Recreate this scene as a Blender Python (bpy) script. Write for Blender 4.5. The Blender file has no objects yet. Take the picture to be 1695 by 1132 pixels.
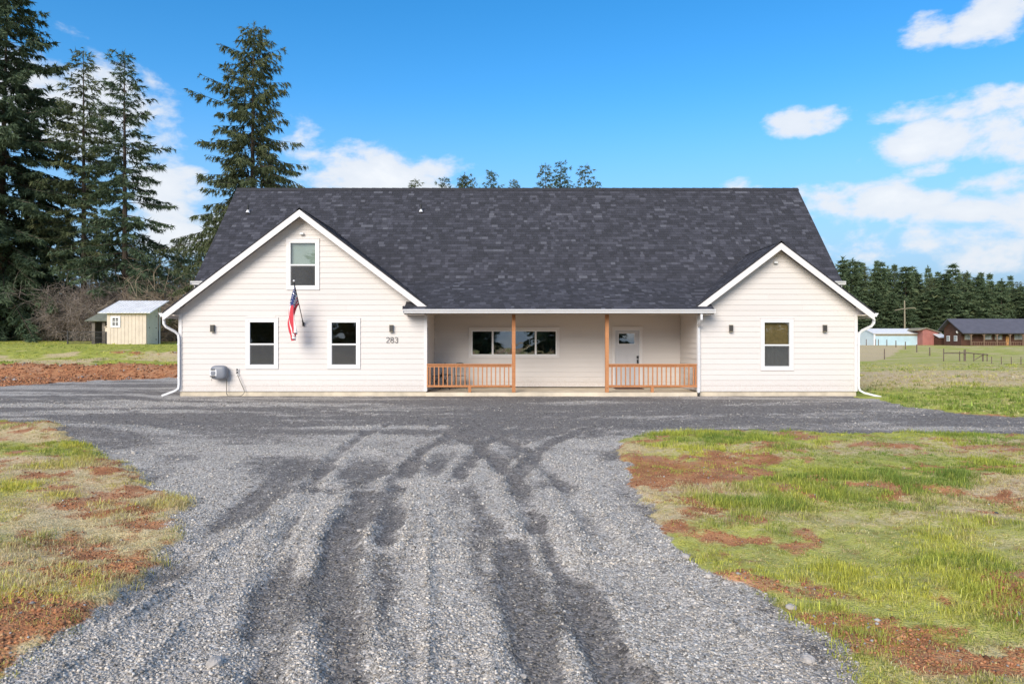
import bpy, math, random
import numpy as np
from mathutils import Vector, Matrix

R = math.radians
random.seed(7)
rng = np.random.default_rng(11)
scene = bpy.context.scene
col = scene.collection

# ------------------------------------------------------------------ camera
F, CX, HY, CH = 1130.0, 847.5, 570.0, 1.63      # focal in photo pixels, centre column, horizon row, eye height
cam = bpy.data.cameras.new('camera')
cam.lens = 24.0; cam.sensor_width = 36.0; cam.clip_end = 5000; cam.clip_start = 0.05
cam.shift_y = 4.0/1695
cam_o = bpy.data.objects.new('camera', cam); col.objects.link(cam_o)
cam_o.location = (0, 0, CH); cam_o.rotation_euler = (R(90), 0, 0)
scene.camera = cam_o

# ------------------------------------------------------------------ light
SUN = Vector((-0.36, -0.80, 0.48)).normalized()
EXPOSURE = 0.58
sd = bpy.data.lights.new('sun', 'SUN'); sd.energy = 3.1; sd.angle = R(36); sd.color = (1.0, 0.90, 0.77)
so = bpy.data.objects.new('sun', sd); col.objects.link(so)
so.rotation_euler = SUN.to_track_quat('Z', 'Y').to_euler(); so.location = (-20, -20, 30)

# ------------------------------------------------------------------ node helpers
class NT:
    def __init__(s, tree): s.t = tree; s.n = tree.nodes; s.l = tree.links
    def new(s, ty, **kw):
        n = s.n.new(ty)
        for k, v in kw.items(): setattr(n, k, v)
        return n
    def link(s, a, b): s.l.new(a, b)
    def _in(s, sock, v):
        if hasattr(v, 'links') or isinstance(v, bpy.types.NodeSocket): s.l.new(v, sock)
        else: sock.default_value = v
    def math(s, op, a, b=0.0, c=0.0, clamp=False):
        n = s.n.new('ShaderNodeMath'); n.operation = op; n.use_clamp = clamp
        for i, v in enumerate((a, b, c)): s._in(n.inputs[i], v)
        return n.outputs[0]
    def mix(s, f, a, b, blend='MIX'):
        n = s.n.new('ShaderNodeMix'); n.data_type = 'RGBA'; n.blend_type = blend
        s._in(n.inputs[0], f)
        for i, v in ((6, a), (7, b)):
            if isinstance(v, (tuple, list)): v = (*v[:3], 1.0)
            s._in(n.inputs[i], v)
        return n.outputs[2]
    def noise(s, vec, scale, detail=4, rough=.55, dist=0.0):
        n = s.n.new('ShaderNodeTexNoise'); n.inputs['Scale'].default_value = scale
        n.inputs['Detail'].default_value = detail; n.inputs['Roughness'].default_value = rough
        n.inputs['Distortion'].default_value = dist
        if vec is not None: s.l.new(vec, n.inputs['Vector'])
        return n.outputs['Fac']
    def sstep(s, v, lo, hi):
        n = s.n.new('ShaderNodeMapRange'); n.interpolation_type = 'SMOOTHSTEP'
        s._in(n.inputs[0], v); n.inputs[1].default_value = lo; n.inputs[2].default_value = hi
        return n.outputs[0]
    def attr(s, name):
        n = s.n.new('ShaderNodeAttribute'); n.attribute_name = name
        return n
    def ramp(s, f, stops):
        n = s.n.new('ShaderNodeValToRGB'); e = n.color_ramp.elements
        while len(e) < len(stops): e.new(0.5)
        for i, (p, c) in enumerate(stops): e[i].position = p; e[i].color = (*c, 1)
        s._in(n.inputs[0], f); return n.outputs[0]
    def mapping(s, vec, scale):
        n = s.n.new('ShaderNodeMapping'); n.inputs['Scale'].default_value = scale
        s.l.new(vec, n.inputs['Vector']); return n.outputs[0]
    def bump(s, h, strength=.3, dist=.01):
        n = s.n.new('ShaderNodeBump'); n.inputs['Strength'].default_value = strength
        n.inputs['Distance'].default_value = dist; s.l.new(h, n.inputs['Height']); return n.outputs[0]

# ------------------------------------------------------------------ world: Nishita sky with fair-weather cumulus
world = bpy.data.worlds.new('World'); scene.world = world; world.use_nodes = True
def build_world():
    w = NT(world.node_tree); w.n.clear()
    out = w.new('ShaderNodeOutputWorld'); bg = w.new('ShaderNodeBackground')
    w.link(bg.outputs[0], out.inputs[0]); bg.inputs['Strength'].default_value = 0.148
    sky = w.new('ShaderNodeTexSky', sky_type='NISHITA'); sky.sun_disc = False
    sky.sun_elevation = math.asin(SUN.z); sky.sun_rotation = math.atan2(SUN.x, SUN.y)
    sky.air_density = 1.0; sky.dust_density = 0.25; sky.ozone_density = 2.2
    hs = w.new('ShaderNodeHueSaturation'); hs.inputs['Saturation'].default_value = 1.40
    hs.inputs['Hue'].default_value = 0.499; hs.inputs['Value'].default_value = 0.98
    w.link(sky.outputs[0], hs.inputs['Color'])
    tc = w.new('ShaderNodeTexCoord'); v = tc.outputs['Generated']
    sp = w.new('ShaderNodeSeparateXYZ'); w.link(v, sp.inputs[0])
    az = w.math('ARCTAN2', sp.outputs[0], sp.outputs[1]); el = w.math('ARCSINE', sp.outputs[2])
    cv = w.new('ShaderNodeCombineXYZ'); w.link(az, cv.inputs[0]); w.link(w.math('MULTIPLY', el, 1.7), cv.inputs[1])
    n1 = w.noise(cv.outputs[0], 9.0, 7, .58, .25); n2 = w.noise(cv.outputs[0], 3.2, 4, .5)
    n3 = w.noise(cv.outputs[0], 30.0, 5, .55)
    def ang(px, py):
        x, z = (px-CX)/F, (HY-py)/F
        return math.atan(x), math.atan(z*math.cos(math.atan(x)))
    M = None
    # cumulus banks: centre and half sizes as read in the photograph
    for (px, py, rx, ry, k) in [
        (100, 185, 165, 100, 1.0), (60, 130, 80, 40, .8), (190, 205, 70, 60, .8), (290, 335, 65, 52, .9), (330, 385, 110, 55, .8), (500, 240, 40, 45, .6),
        (625, 300, 125, 52, 1.0), (560, 288, 70, 26, .7), (1205, 318, 60, 26, .7), (1345, 203, 66, 24, .8), (1430, 345, 130, 42, 1.0),
        (1560, 235, 105, 46, 1.1), (1660, 225, 120, 62, 1.1), (1520, 185, 85, 26, .7), (1640, 180, 120, 34, .9), (1550, 282, 45, 15, .7), (1640, 310, 80, 28, .9),
        (1410, 270, 22, 12, .4), (1645, 25, 90, 45, .75), (1545, 52, 42, 30, .55), (1600, 345, 160, 40, .9), (1530, 390, 220, 45, .55), (1640, 420, 200, 40, .5)]:
        rx *= 1.3; ry *= 1.3; a, e = ang(px, py); a2, e2 = ang(px+rx, py-ry)
        ra, re = abs(a2-a), abs(ang(px, py-ry)[1]-e)
        dx = w.math('DIVIDE', w.math('SUBTRACT', az, a), ra); dy = w.math('DIVIDE', w.math('SUBTRACT', el, e), re)
        # flatter undersides: stretch the lower half
        dy = w.math('MULTIPLY', dy, w.math('ADD', 1.0, w.math('MULTIPLY', w.math('LESS_THAN', dy, 0.0), .35)))
        r2 = w.math('ADD', w.math('MULTIPLY', dx, dx), w.math('MULTIPLY', dy, dy))
        m = w.math('MULTIPLY', w.math('SUBTRACT', 1.0, r2), k)
        M = m if M is None else w.math('MAXIMUM', M, m)
    M = w.math('MAXIMUM', M, -0.9)
    # unseen sky: broken cumulus goes on, cover raised to whiten the ambient light
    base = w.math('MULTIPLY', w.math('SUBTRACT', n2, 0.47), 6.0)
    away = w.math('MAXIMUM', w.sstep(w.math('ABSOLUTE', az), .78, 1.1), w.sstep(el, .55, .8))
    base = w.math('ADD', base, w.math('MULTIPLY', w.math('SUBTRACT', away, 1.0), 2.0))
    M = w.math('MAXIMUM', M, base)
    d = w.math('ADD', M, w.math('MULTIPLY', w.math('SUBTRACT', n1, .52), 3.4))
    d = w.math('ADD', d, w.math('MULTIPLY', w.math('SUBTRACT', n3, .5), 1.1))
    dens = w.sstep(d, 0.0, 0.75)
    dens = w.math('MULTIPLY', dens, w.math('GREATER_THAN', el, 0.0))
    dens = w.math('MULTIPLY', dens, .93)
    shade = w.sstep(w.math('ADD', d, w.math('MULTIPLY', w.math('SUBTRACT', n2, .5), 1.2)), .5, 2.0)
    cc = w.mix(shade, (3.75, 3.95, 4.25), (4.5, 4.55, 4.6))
    # thin milky air low over the ground
    low = w.math('MULTIPLY', w.math('SUBTRACT', 1.0, w.sstep(el, 0.02, .36)), .96)
    skyc = w.mix(low, hs.outputs[0], (1.45, 2.2, 3.25))
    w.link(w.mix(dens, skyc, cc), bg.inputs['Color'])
build_world()

vs = scene.view_settings
vs.view_transform = 'Standard'; vs.look = 'None'; vs.gamma = 1.0; vs.exposure = EXPOSURE; vs.use_curve_mapping = False
scene.render.engine = 'CYCLES'
scene.cycles.max_bounces = 8; scene.cycles.transparent_max_bounces = 12
scene.cycles.caustics_reflective = False; scene.cycles.caustics_refractive = False

# ------------------------------------------------------------------ materials
MATS = {}
def newmat(name):
    m = bpy.data.materials.new(name); m.use_nodes = True; MATS[name] = m
    t = NT(m.node_tree); b = m.node_tree.nodes['Principled BSDF']
    return m, t, b
def obj_coord(t):
    return t.new('ShaderNodeTexCoord').outputs['Object']
def geo_pos(t):
    return t.new('ShaderNodeNewGeometry').outputs['Position']
def simple(name, c, rough=.6, var=.12, scale=3.0, metal=0.0, bump=0.0, bscale=60, stretch=(1, 1, 1), spec=None):
    m, t, b = newmat(name)
    p = t.mapping(geo_pos(t), stretch)
    n = t.noise(p, scale, 5, .6)
    lo = tuple(x*(1-var) for x in c); hi = tuple(min(1, x*(1+var)) for x in c)
    c1 = t.mix(t.sstep(n, .25, .75), lo, hi)
    n2 = t.noise(p, scale*14, 3, .6)
    c2 = t.mix(t.math('MULTIPLY', t.sstep(n2, .35, .7), var*.6), c1, tuple(x*.72 for x in c))
    t.link(c2, b.inputs['Base Color'])
    b.inputs['Roughness'].default_value = rough; b.inputs['Metallic'].default_value = metal
    if spec is not None: b.inputs['Specular IOR Level'].default_value = spec
    if bump: t.link(t.bump(t.noise(p, bscale, 4), bump, .004), b.inputs['Normal'])
    return m
simple('siding', (.655, .620, .594), .62, .035, 1.2, bump=.25, bscale=45, stretch=(.15, 1, 1), spec=.3)
def splash():
    m = MATS['siding']; t = NT(m.node_tree); b = t.n['Principled BSDF']; src = b.inputs['Base Color'].links[0].from_socket
    p = geo_pos(t); sp = t.new('ShaderNodeSeparateXYZ'); t.link(p, sp.inputs[0])
    f = t.math('SUBTRACT', 1.0, t.sstep(t.math('ADD', sp.outputs[2], t.math('MULTIPLY', t.noise(p, 5, 5, .7), -.55)), -.12, .32))
    f = t.math('MULTIPLY', f, t.math('MULTIPLY', t.sstep(t.noise(p, 26, 4, .7), .35, .7), .40))
    oi = t.new('ShaderNodeObjectInfo').outputs['Random']
    src = t.mix(t.math('MULTIPLY', oi, .10), src, (.44, .40, .37))
    t.link(t.mix(f, src, (.40, .31, .24)), b.inputs['Base Color'])
splash()
simple('trim', (.70, .675, .665), .55, .03, 1.5)
simple('white_vinyl', (.82, .82, .82), .4, .02, 2.0)
simple('white_metal', (.72, .72, .73), .4, .04, 1.5)
simple('concrete', (.56, .49, .38), .85, .2, 2.2, bump=.4, bscale=70)
simple('slab', (.62, .54, .42), .85, .2, 1.4, bump=.3)
simple('black_metal', (.018, .018, .02), .45, .1)
simple('dark_steel', (.05, .045, .04), .5, .2)
simple('grey_plastic', (.19, .205, .24), .45, .06, 6)
simple('grey_door', (.55, .55, .57), .5, .03)
simple('pipe_black', (.02, .02, .022), .5)
simple('hose', (.14, .13, .11), .5)
simple('pot_white', (.75, .75, .73), .4)
simple('house_plant', (.04, .10, .03), .5, .3, 20)
simple('roof_felt', (.028, .028, .034), .9, .2, 4)
simple('soffit', (.66, .58, .50), .7, .05)
simple('ceiling_wood', (.62, .49, .36), .7, .12, 4, stretch=(.2, 3, 1))
simple('room', (.45, .37, .27), .9, .2)
simple('shade_tan', (.22, .145, .055), .8, .25, 9)
simple('shade_green', (.36, .41, .37), .8, .05, 3)
simple('curtain', (.42, .40, .38), .9, .2, 6, stretch=(4, 1, 1))
simple('mat_brown', (.09, .03, .012), .95, .2)
simple('bronze', (.05, .045, .04), .4)
simple('shed_tan', (.62, .535, .44), .75, .08, 2)
simple('shed_grey', (.78, .74, .68), .75, .08, 2)
simple('tin', (.86, .86, .87), .42, .10, 1.3, metal=.1)
simple('old_shingle', (.155, .165, .13), .9, .3, 2.5)
simple('old_wood', (.15, .13, .11), .9, .3, 3)
simple('blue_steel', (.42, .575, .645), .55, .06, .7)
simple('pale_steel', (.62, .72, .74), .55, .05, .7)
simple('red_barn', (.36, .145, .125), .7, .12, .8)
simple('log_brown', (.085, .036, .022), .8, .3, 1.5, stretch=(.3, 1, 3))
simple('far_roof', (.085, .085, .11), .85, .12, 1.0)
simple('far_glass', (.30, .32, .33), .15, .4, .6)
simple('porch_wood', (.19, .125, .085), .8, .2)
simple('orange_door', (.60, .30, .10), .6, .2)  # plain orange base colour of the log house door
simple('pole_wood', (.27, .235, .165), .85, .2)
simple('post_wood', (.135, .105, .08), .9, .3, 5)
simple('bark', (.075, .056, .043), .95, .35, 5, bump=.5, bscale=12, stretch=(1, 1, .25))
simple('twig_bark', (.27, .225, .195), .95, .3, 1.2)
simple('twig_pale', (.40, .32, .23), .95, .3, 1.2)
simple('rock', (.42, .385, .35), .85, .2, 14, bump=.4, bscale=40)
simple('clod', (.17, .062, .028), .95, .3, 8)

def cedar():
    m, t, b = newmat('cedar')
    p = geo_pos(t); oi = t.new('ShaderNodeObjectInfo').outputs['Random']
    n = t.noise(t.mapping(p, (22, 22, 3)), 2.0, 5, .6, .6)
    n2 = t.noise(t.mapping(p, (3, 22, 22)), 2.0, 5, .6, .6)
    c = t.mix(t.sstep(t.math('MULTIPLY', t.math('ADD', n, n2), .5), .3, .7), (.32, .115, .038), (.53, .235, .095))
    c = t.mix(t.math('MULTIPLY', oi, .35), c, (.56, .27, .12))
    kn = t.sstep(t.noise(p, 9.0, 2), .70, .76)
    c = t.mix(t.math('MULTIPLY', kn, .6), c, (.13, .04, .015))
    t.link(c, b.inputs['Base Color']); b.inputs['Roughness'].default_value = .7
cedar()

def shingle_mat():
    m, t, b = newmat('shingle')
    a = t.attr('rnd').outputs['Fac']; p = geo_pos(t)
    c = t.ramp(a, [(0, (.026, .027, .033)), (.45, (.038, .039, .049)), (.72, (.060, .061, .077)), (.9, (.086, .088, .106)), (1, (.115, .118, .138))])
    g = t.noise(p, 160, 2, .7); c = t.mix(t.math('MULTIPLY', t.sstep(g, .45, .75), .5), c, (.13, .13, .145))
    g2 = t.noise(p, .7, 3); c = t.mix(t.math('MULTIPLY', t.sstep(g2, .4, .7), .15), c, (.032, .033, .04))
    t.link(c, b.inputs['Base Color']); b.inputs['Roughness'].default_value = .95; b.inputs['Specular IOR Level'].default_value = .2
    t.link(t.bump(g, .3, .004), b.inputs['Normal'])
shingle_mat()

def glass_mat(name, tint, refl):
    m = bpy.data.materials.new(name); m.use_nodes = True; MATS[name] = m
    t = NT(m.node_tree); t.n.clear()
    o = t.new('ShaderNodeOutputMaterial'); mx = t.new('ShaderNodeMixShader')
    tr = t.new('ShaderNodeBsdfTransparent'); tr.inputs[0].default_value = (*tint, 1)
    gl = t.new('ShaderNodeBsdfGlossy'); gl.inputs['Roughness'].default_value = .012; gl.inputs[0].default_value = (1, 1, 1, 1)
    nz = t.noise(geo_pos(t), 1.4, 2); t.link(t.bump(nz, .05, .05), gl.inputs['Normal'])
    lw = t.new('ShaderNodeLayerWeight'); lw.inputs[0].default_value = .5
    fr = t.math('ADD', refl, t.math('MULTIPLY', t.math('POWER', lw.outputs['Facing'], 5.0), 1-refl))
    t.link(fr, mx.inputs[0]); t.link(tr.outputs[0], mx.inputs[1]); t.link(gl.outputs[0], mx.inputs[2]); t.link(mx.outputs[0], o.inputs[0])
glass_mat('glass', (.90, .93, .92), .10)
glass_mat('glass_porch', (.75, .78, .77), .16)
def screen_mat():
    m = bpy.data.materials.new('insect_screen'); m.use_nodes = True; MATS['insect_screen'] = m
    t = NT(m.node_tree); b = t.n['Principled BSDF']; o = t.n['Material Output']
    b.inputs['Base Color'].default_value = (.075, .078, .082, 1); b.inputs['Roughness'].default_value = .8
    tr = t.new('ShaderNodeBsdfTransparent'); mx = t.new('ShaderNodeMixShader'); mx.inputs[0].default_value = .42
    t.link(tr.outputs[0], mx.inputs[1]); t.link(b.outputs[0], mx.inputs[2]); t.link(mx.outputs[0], o.inputs[0])
screen_mat()

def flag_mat():
    m, t, b = newmat('flag_cloth')
    uv = t.new('ShaderNodeUVMap').outputs[0]; sp = t.new('ShaderNodeSeparateXYZ'); t.link(uv, sp.inputs[0])
    u, v = sp.outputs[0], sp.outputs[1]
    st = t.math('MODULO', t.math('FLOOR', t.math('MULTIPLY', u, 13.0)), 2.0)
    c = t.mix(st, (.55, .045, .065), (.80, .78, .78))
    can = t.math('MULTIPLY', t.math('LESS_THAN', u, 7/13), t.math('LESS_THAN', v, .4))
    fu = t.math('SUBTRACT', t.math('FRACT', t.math('MULTIPLY', u, 13/7*5)), .5)
    fv = t.math('SUBTRACT', t.math('FRACT', t.math('MULTIPLY', v, 2.5*6)), .5)
    rr = t.math('ADD', t.math('MULTIPLY', fu, fu), t.math('MULTIPLY', fv, fv))
    star = t.math('LESS_THAN', rr, .075)
    cb = t.mix(star, (.025, .04, .14), (.8, .8, .82))
    t.link(t.mix(can, c, cb), b.inputs['Base Color']); b.inputs['Roughness'].default_value = .85
flag_mat()

def vcol_mat(name, rough=.9, trans=0.0, spec=.3):
    m, t, b = newmat(name)
    a = t.attr('tint').outputs['Color']
    t.link(a, b.inputs['Base Color']); b.inputs['Roughness'].default_value = rough; b.inputs['Specular IOR Level'].default_value = spec
    if trans:
        tl = t.new('ShaderNodeBsdfTranslucent'); t.link(a, tl.inputs[0])
        mx = t.new('ShaderNodeMixShader'); mx.inputs[0].default_value = trans
        t.link(b.outputs[0], mx.inputs[1]); t.link(tl.outputs[0], mx.inputs[2]); t.link(mx.outputs[0], t.n['Material Output'].inputs[0])
vcol_mat('blade', .7, .35)
vcol_mat('stone', .9)

def needle_mat(name, c0, c1, c2):
    m, t, b = newmat(name)
    a = t.attr('rnd').outputs['Fac']
    oi = t.new('ShaderNodeObjectInfo').outputs['Random']
    c = t.ramp(a, [(0, c0), (.55, c1), (1, c2)])
    c = t.mix(t.math('MULTIPLY', oi, .35), c, tuple(x*.62 for x in c1))
    t.link(c, b.inputs['Base Color']); b.inputs['Roughness'].default_value = .75; b.inputs['Specular IOR Level'].default_value = .2
    tl = t.new('ShaderNodeBsdfTranslucent'); t.link(c, tl.inputs[0]); mx = t.new('ShaderNodeMixShader'); mx.inputs[0].default_value = .2
    t.link(b.outputs[0], mx.inputs[1]); t.link(tl.outputs[0], mx.inputs[2]); t.link(mx.outputs[0], t.n['Material Output'].inputs[0])
needle_mat('needles_spruce', (.050, .080, .044), (.115, .165, .092), (.23, .28, .175))
needle_mat('needles_fir', (.060, .080, .040), (.135, .165, .080), (.27, .27, .13))
needle_mat('needles_far', (.058, .092, .050), (.135, .19, .098), (.28, .30, .145))

# ------------------------------------------------------------------ mesh helpers
class MB:
    """collects shapes; build() links them as ONE mesh object"""
    def __init__(s): s.v = []; s.f = []
    def add(s, vs, fs):
        o = len(s.v); s.v.extend(tuple(p) for p in vs); s.f.extend(tuple(i+o for i in f) for f in fs); return s
    def box(s, x0, x1, y0, y1, z0, z1):
        return s.add([(x0, y0, z0), (x1, y0, z0), (x1, y1, z0), (x0, y1, z0), (x0, y0, z1), (x1, y0, z1), (x1, y1, z1), (x0, y1, z1)],
                     [(0, 3, 2, 1), (4, 5, 6, 7), (0, 1, 5, 4), (1, 2, 6, 5), (2, 3, 7, 6), (3, 0, 4, 7)])
    def prism(s, poly, y0, y1):
        """poly in (x,z), extruded along y"""
        n = len(poly)
        return s.add([(x, y0, z) for x, z in poly]+[(x, y1, z) for x, z in poly],
                     [tuple(range(n)), tuple(range(2*n-1, n-1, -1))]+[(i, i+n, (i+1) % n+n, (i+1) % n) for i in range(n)])
    def prism_x(s, poly, x0, x1):
        """poly in (y,z), extruded along x"""
        n = len(poly)
        return s.add([(x0, y, z) for y, z in poly]+[(x1, y, z) for y, z in poly],
                     [tuple(range(n-1, -1, -1)), tuple(range(n, 2*n))]+[(i, (i+1) % n, (i+1) % n+n, i+n) for i in range(n)])
    def prism_z(s, poly, z0, z1):
        n = len(poly)
        return s.add([(x, y, z0) for x, y in poly]+[(x, y, z1) for x, y in poly],
                     [tuple(range(n-1, -1, -1)), tuple(range(n, 2*n))]+[(i, (i+1) % n, (i+1) % n+n, i+n) for i in range(n)])
    def slab(s, quad, th):
        """flat polygon given by 3-D points, thickened downwards along its normal"""
        P = [Vector(p) for p in quad]; n = (P[1]-P[0]).cross(P[2]-P[0]).normalized()
        if n.z < 0: P.reverse(); n = -n
        k = len(P); Q = [p-n*th for p in P]
        return s.add(P+Q, [tuple(range(k)), tuple(range(2*k-1, k-1, -1))]+[(i, i+k, (i+1) % k+k, (i+1) % k) for i in range(k)])
    def tube(s, pts, r, n=8, sq=None):
        pts = [Vector(p) for p in pts]; rs = r if isinstance(r, (list, tuple)) else [r]*len(pts)
        base = len(s.v); k = len(pts)
        up0 = None
        for i, p in enumerate(pts):
            d = (pts[min(i+1, k-1)]-pts[max(i-1, 0)]).normalized()
            up = Vector((0, 0, 1)) if abs(d.z) < .9 else Vector((0, 1, 0))
            if up0 is not None: up = up0
            a = d.cross(up)
            if a.length < 1e-4: a = d.cross(Vector((1, 0, 0)))
            a.normalize(); b = a.cross(d).normalized(); up0 = b
            for j in range(n):
                t = 2*math.pi*(j+.5)/n
                if sq: q = a*math.copysign(sq[0], math.cos(t))+b*math.copysign(sq[1], math.sin(t))
                else: q = a*math.cos(t)*rs[i]+b*math.sin(t)*rs[i]
                s.v.append(tuple(p+q))
        for i in range(k-1):
            for j in range(n):
                s.f.append((base+i*n+j, base+i*n+(j+1) % n, base+(i+1)*n+(j+1) % n, base+(i+1)*n+j))
        s.f.append(tuple(base+j for j in range(n-1, -1, -1))); s.f.append(tuple(base+(k-1)*n+j for j in range(n)))
        return s
    def mesh(s, name, mat=None):
        me = bpy.data.meshes.new(name); me.from_pydata(s.v, [], s.f); me.update()
        if mat: me.materials.append(MATS[mat])
        return me
    def build(s, name, mat, parent=None, smooth=False):
        me = s.mesh(name, mat)
        if smooth: me.polygons.foreach_set('use_smooth', [True]*len(me.polygons))
        return link(name, me, parent)
def link(name, me, parent=None, loc=None):
    o = bpy.data.objects.new(name, me); col.objects.link(o)
    if parent is not None: o.parent = parent
    if loc is not None: o.location = loc
    return o
def tag(o, label, cat, group=None):
    o['label'] = label; o['category'] = cat
    if group: o['group'] = group
    return o
def thing(name, label, cat, loc=(0, 0, 0), rz=0.0, group=None):
    o = bpy.data.objects.new(name, None); col.objects.link(o); o.location = loc; o.rotation_euler = (0, 0, rz)
    o.empty_display_size = .2
    return tag(o, label, cat, group)
def np_mesh(name, V, faces, mat, fattr=None, vcol=None, smooth=False):
    """V (n,3); faces: list of int arrays (m,k)"""
    me = bpy.data.meshes.new(name)
    loops = np.concatenate([f.reshape(-1) for f in faces]).astype(np.int32)
    tot = np.concatenate([np.full(len(f), f.shape[1]) for f in faces]).astype(np.int32)
    start = np.concatenate([[0], np.cumsum(tot)[:-1]]).astype(np.int32)
    me.vertices.add(len(V)); me.vertices.foreach_set('co', V.astype(np.float32).reshape(-1))
    me.loops.add(len(loops)); me.loops.foreach_set('vertex_index', loops)
    me.polygons.add(len(tot)); me.polygons.foreach_set('loop_start', start)
    me.update(calc_edges=True); me.validate()
    if mat: me.materials.append(MATS[mat])
    if fattr:
        for k, (dom, arr) in fattr.items():
            a = me.attributes.new(k, 'FLOAT', dom); a.data.foreach_set('value', arr.astype(np.float32))
    if vcol is not None:
        a = me.attributes.new('tint', 'FLOAT_COLOR', 'POINT')
        c = np.ones((len(V), 4), np.float32); c[:, :3] = vcol; a.data.foreach_set('color', c.reshape(-1))
    if smooth: me.polygons.foreach_set('use_smooth', np.ones(len(tot), bool))
    return me
def copy_tree(o, parent=None):
    c = o.copy(); col.objects.link(c); c.parent = parent
    for ch in o.children: copy_tree(ch, c)
    return c
def P(px, py, D):
    return Vector(((px-CX)*D/F, D, CH+(HY-py)*D/F))
def PX(px, D): return (px-CX)*D/F
def PZ(py, D): return CH+(HY-py)*D/F

# ------------------------------------------------------------------ noise + terrain
_tab = np.random.default_rng(5).random((512, 512))
def vnoise(x, y, seed=0):
    x = np.asarray(x, float)+seed*17.31; y = np.asarray(y, float)+seed*7.77
    xi = np.floor(x).astype(int); yi = np.floor(y).astype(int); fx = x-xi; fy = y-yi
    fx = fx*fx*(3-2*fx); fy = fy*fy*(3-2*fy)
    g = lambda a, b: _tab[(a*1+b*73) % 512, (b*1+a*31) % 512]
    return (g(xi, yi)*(1-fx)+g(xi+1, yi)*fx)*(1-fy)+(g(xi, yi+1)*(1-fx)+g(xi+1, yi+1)*fx)*fy
def fbm(x, y, o=4, seed=0):
    s = 0; a = .5; t = 0
    for i in range(o):
        s = s+a*vnoise(x*2**i, y*2**i, seed+i*3); t += a; a *= .5
    return s/t
def sst(v, a, b):
    t = np.clip((v-a)/(b-a), 0, 1); return t*t*(3-2*t)
def gpt(px, py):
    D = F*CH/(py-HY); return ((px-CX)*D/F, D)
def sdist(poly, x, y):
    """signed distance, positive inside"""
    d = np.full(np.shape(x), 1e9); ins = np.zeros(np.shape(x), bool)
    n = len(poly)
    for i in range(n):
        x0, y0 = poly[i]; x1, y1 = poly[(i+1) % n]
        ex, ey = x1-x0, y1-y0; L = ex*ex+ey*ey+1e-9
        t = np.clip(((x-x0)*ex+(y-y0)*ey)/L, 0, 1)
        d = np.minimum(d, np.hypot(x-x0-t*ex, y-y0-t*ey))
        c = ((y0 > y) != (y1 > y)) & (x < ex*(y-y0)/(ey if abs(ey) > 1e-9 else 1e-9)+x0)
        ins ^= c
    return np.where(ins, d, -d)
def pdist(line, x, y):
    d = np.full(np.shape(x), 1e9)
    for (x0, y0), (x1, y1) in zip(line[:-1], line[1:]):
        ex, ey = x1-x0, y1-y0; L = ex*ex+ey*ey+1e-9
        t = np.clip(((x-x0)*ex+(y-y0)*ey)/L, 0, 1)
        d = np.minimum(d, np.hypot(x-x0-t*ex, y-y0-t*ey))
    return d
G = lambda L: [gpt(*p) for p in L]
LEFT = G([(-700, 688), (0, 698), (60, 705), (130, 742), (200, 768), (240, 808), (300, 838), (282, 900), (250, 945), (190, 980), (110, 1058), (0, 1122), (-250, 1300)])+[(-3.2, 0), (-3.6, -40), (-90, -40), (-90, 14)]
RIGHT = G([(1028, 735), (1130, 717), (1330, 717), (1480, 721), (1600, 718), (1695, 724), (2600, 740)])+[(90, 9), (90, -40), (2.6, -40), (2.2, 0)]+G([(1500, 1300), (1440, 1132), (1400, 1090), (1345, 1045), (1285, 1000), (1195, 950), (1118, 890), (1068, 830), (1040, 775)])
DRIVE = [(-90, 22), (-34, 24.6), (-19.7, 26.3), (-18.4, 30.5), (-15.9, 32.0), (-9.0, 33.5), (-9.0, 23), (10.9, 23.0), (10.9, 21.2), (10.2, 17.5), (10.4, 15.5), (13.5, 14.3), (24, 13.9), (90, 14), (90, -40), (-90, -40)]
DARK = [(G([(590, 1400), (570, 1132), (560, 1000), (570, 900), (620, 820), (700, 760), (770, 715), (900, 690), (1300, 676)]), .62, .9),
        (G([(1130, 1400), (1030, 1132), (965, 1040), (925, 960), (885, 880), (850, 800), (825, 745), (790, 705), (500, 680), (0, 664)]), .55, 1.0),
        (G([(840, 1132), (835, 1000), (850, 900)]), .25, .5),
        (G([(520, 780), (380, 740), (200, 700), (0, 680)]), .6, .7)]
PALE = [(G([(706, 1400), (707, 1132), (708, 1000), (708, 900), (704, 840), (690, 790)]), .30, 1.0), (G([(830, 1400), (819, 1132), (810, 1080), (780, 1000)]), .22, .9),
        (G([(520, 835), (450, 880), (380, 930), (290, 985), (190, 1060), (80, 1140)]), .55, .9), (G([(930, 820), (990, 890), (1060, 960), (1150, 1040), (1230, 1140)]), .50, 1.0),
        (G([(400, 742), (455, 750), (515, 748)]), .45, 1.1), (G([(640, 800), (700, 795), (745, 800)]), .30, .9), (G([(730, 745), (790, 745)]), .35, .8),
        (G([(0, 690), (150, 700), (300, 725), (380, 760)]), .5, .7), (G([(900, 790), (960, 745), (1030, 722), (1180, 706), (1420, 700)]), .55, .75),
        (G([(480, 690), (330, 672), (100, 655)]), .22, .6), (G([(560, 672), (300, 660), (200, 650)]), .25, .6)]
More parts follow.
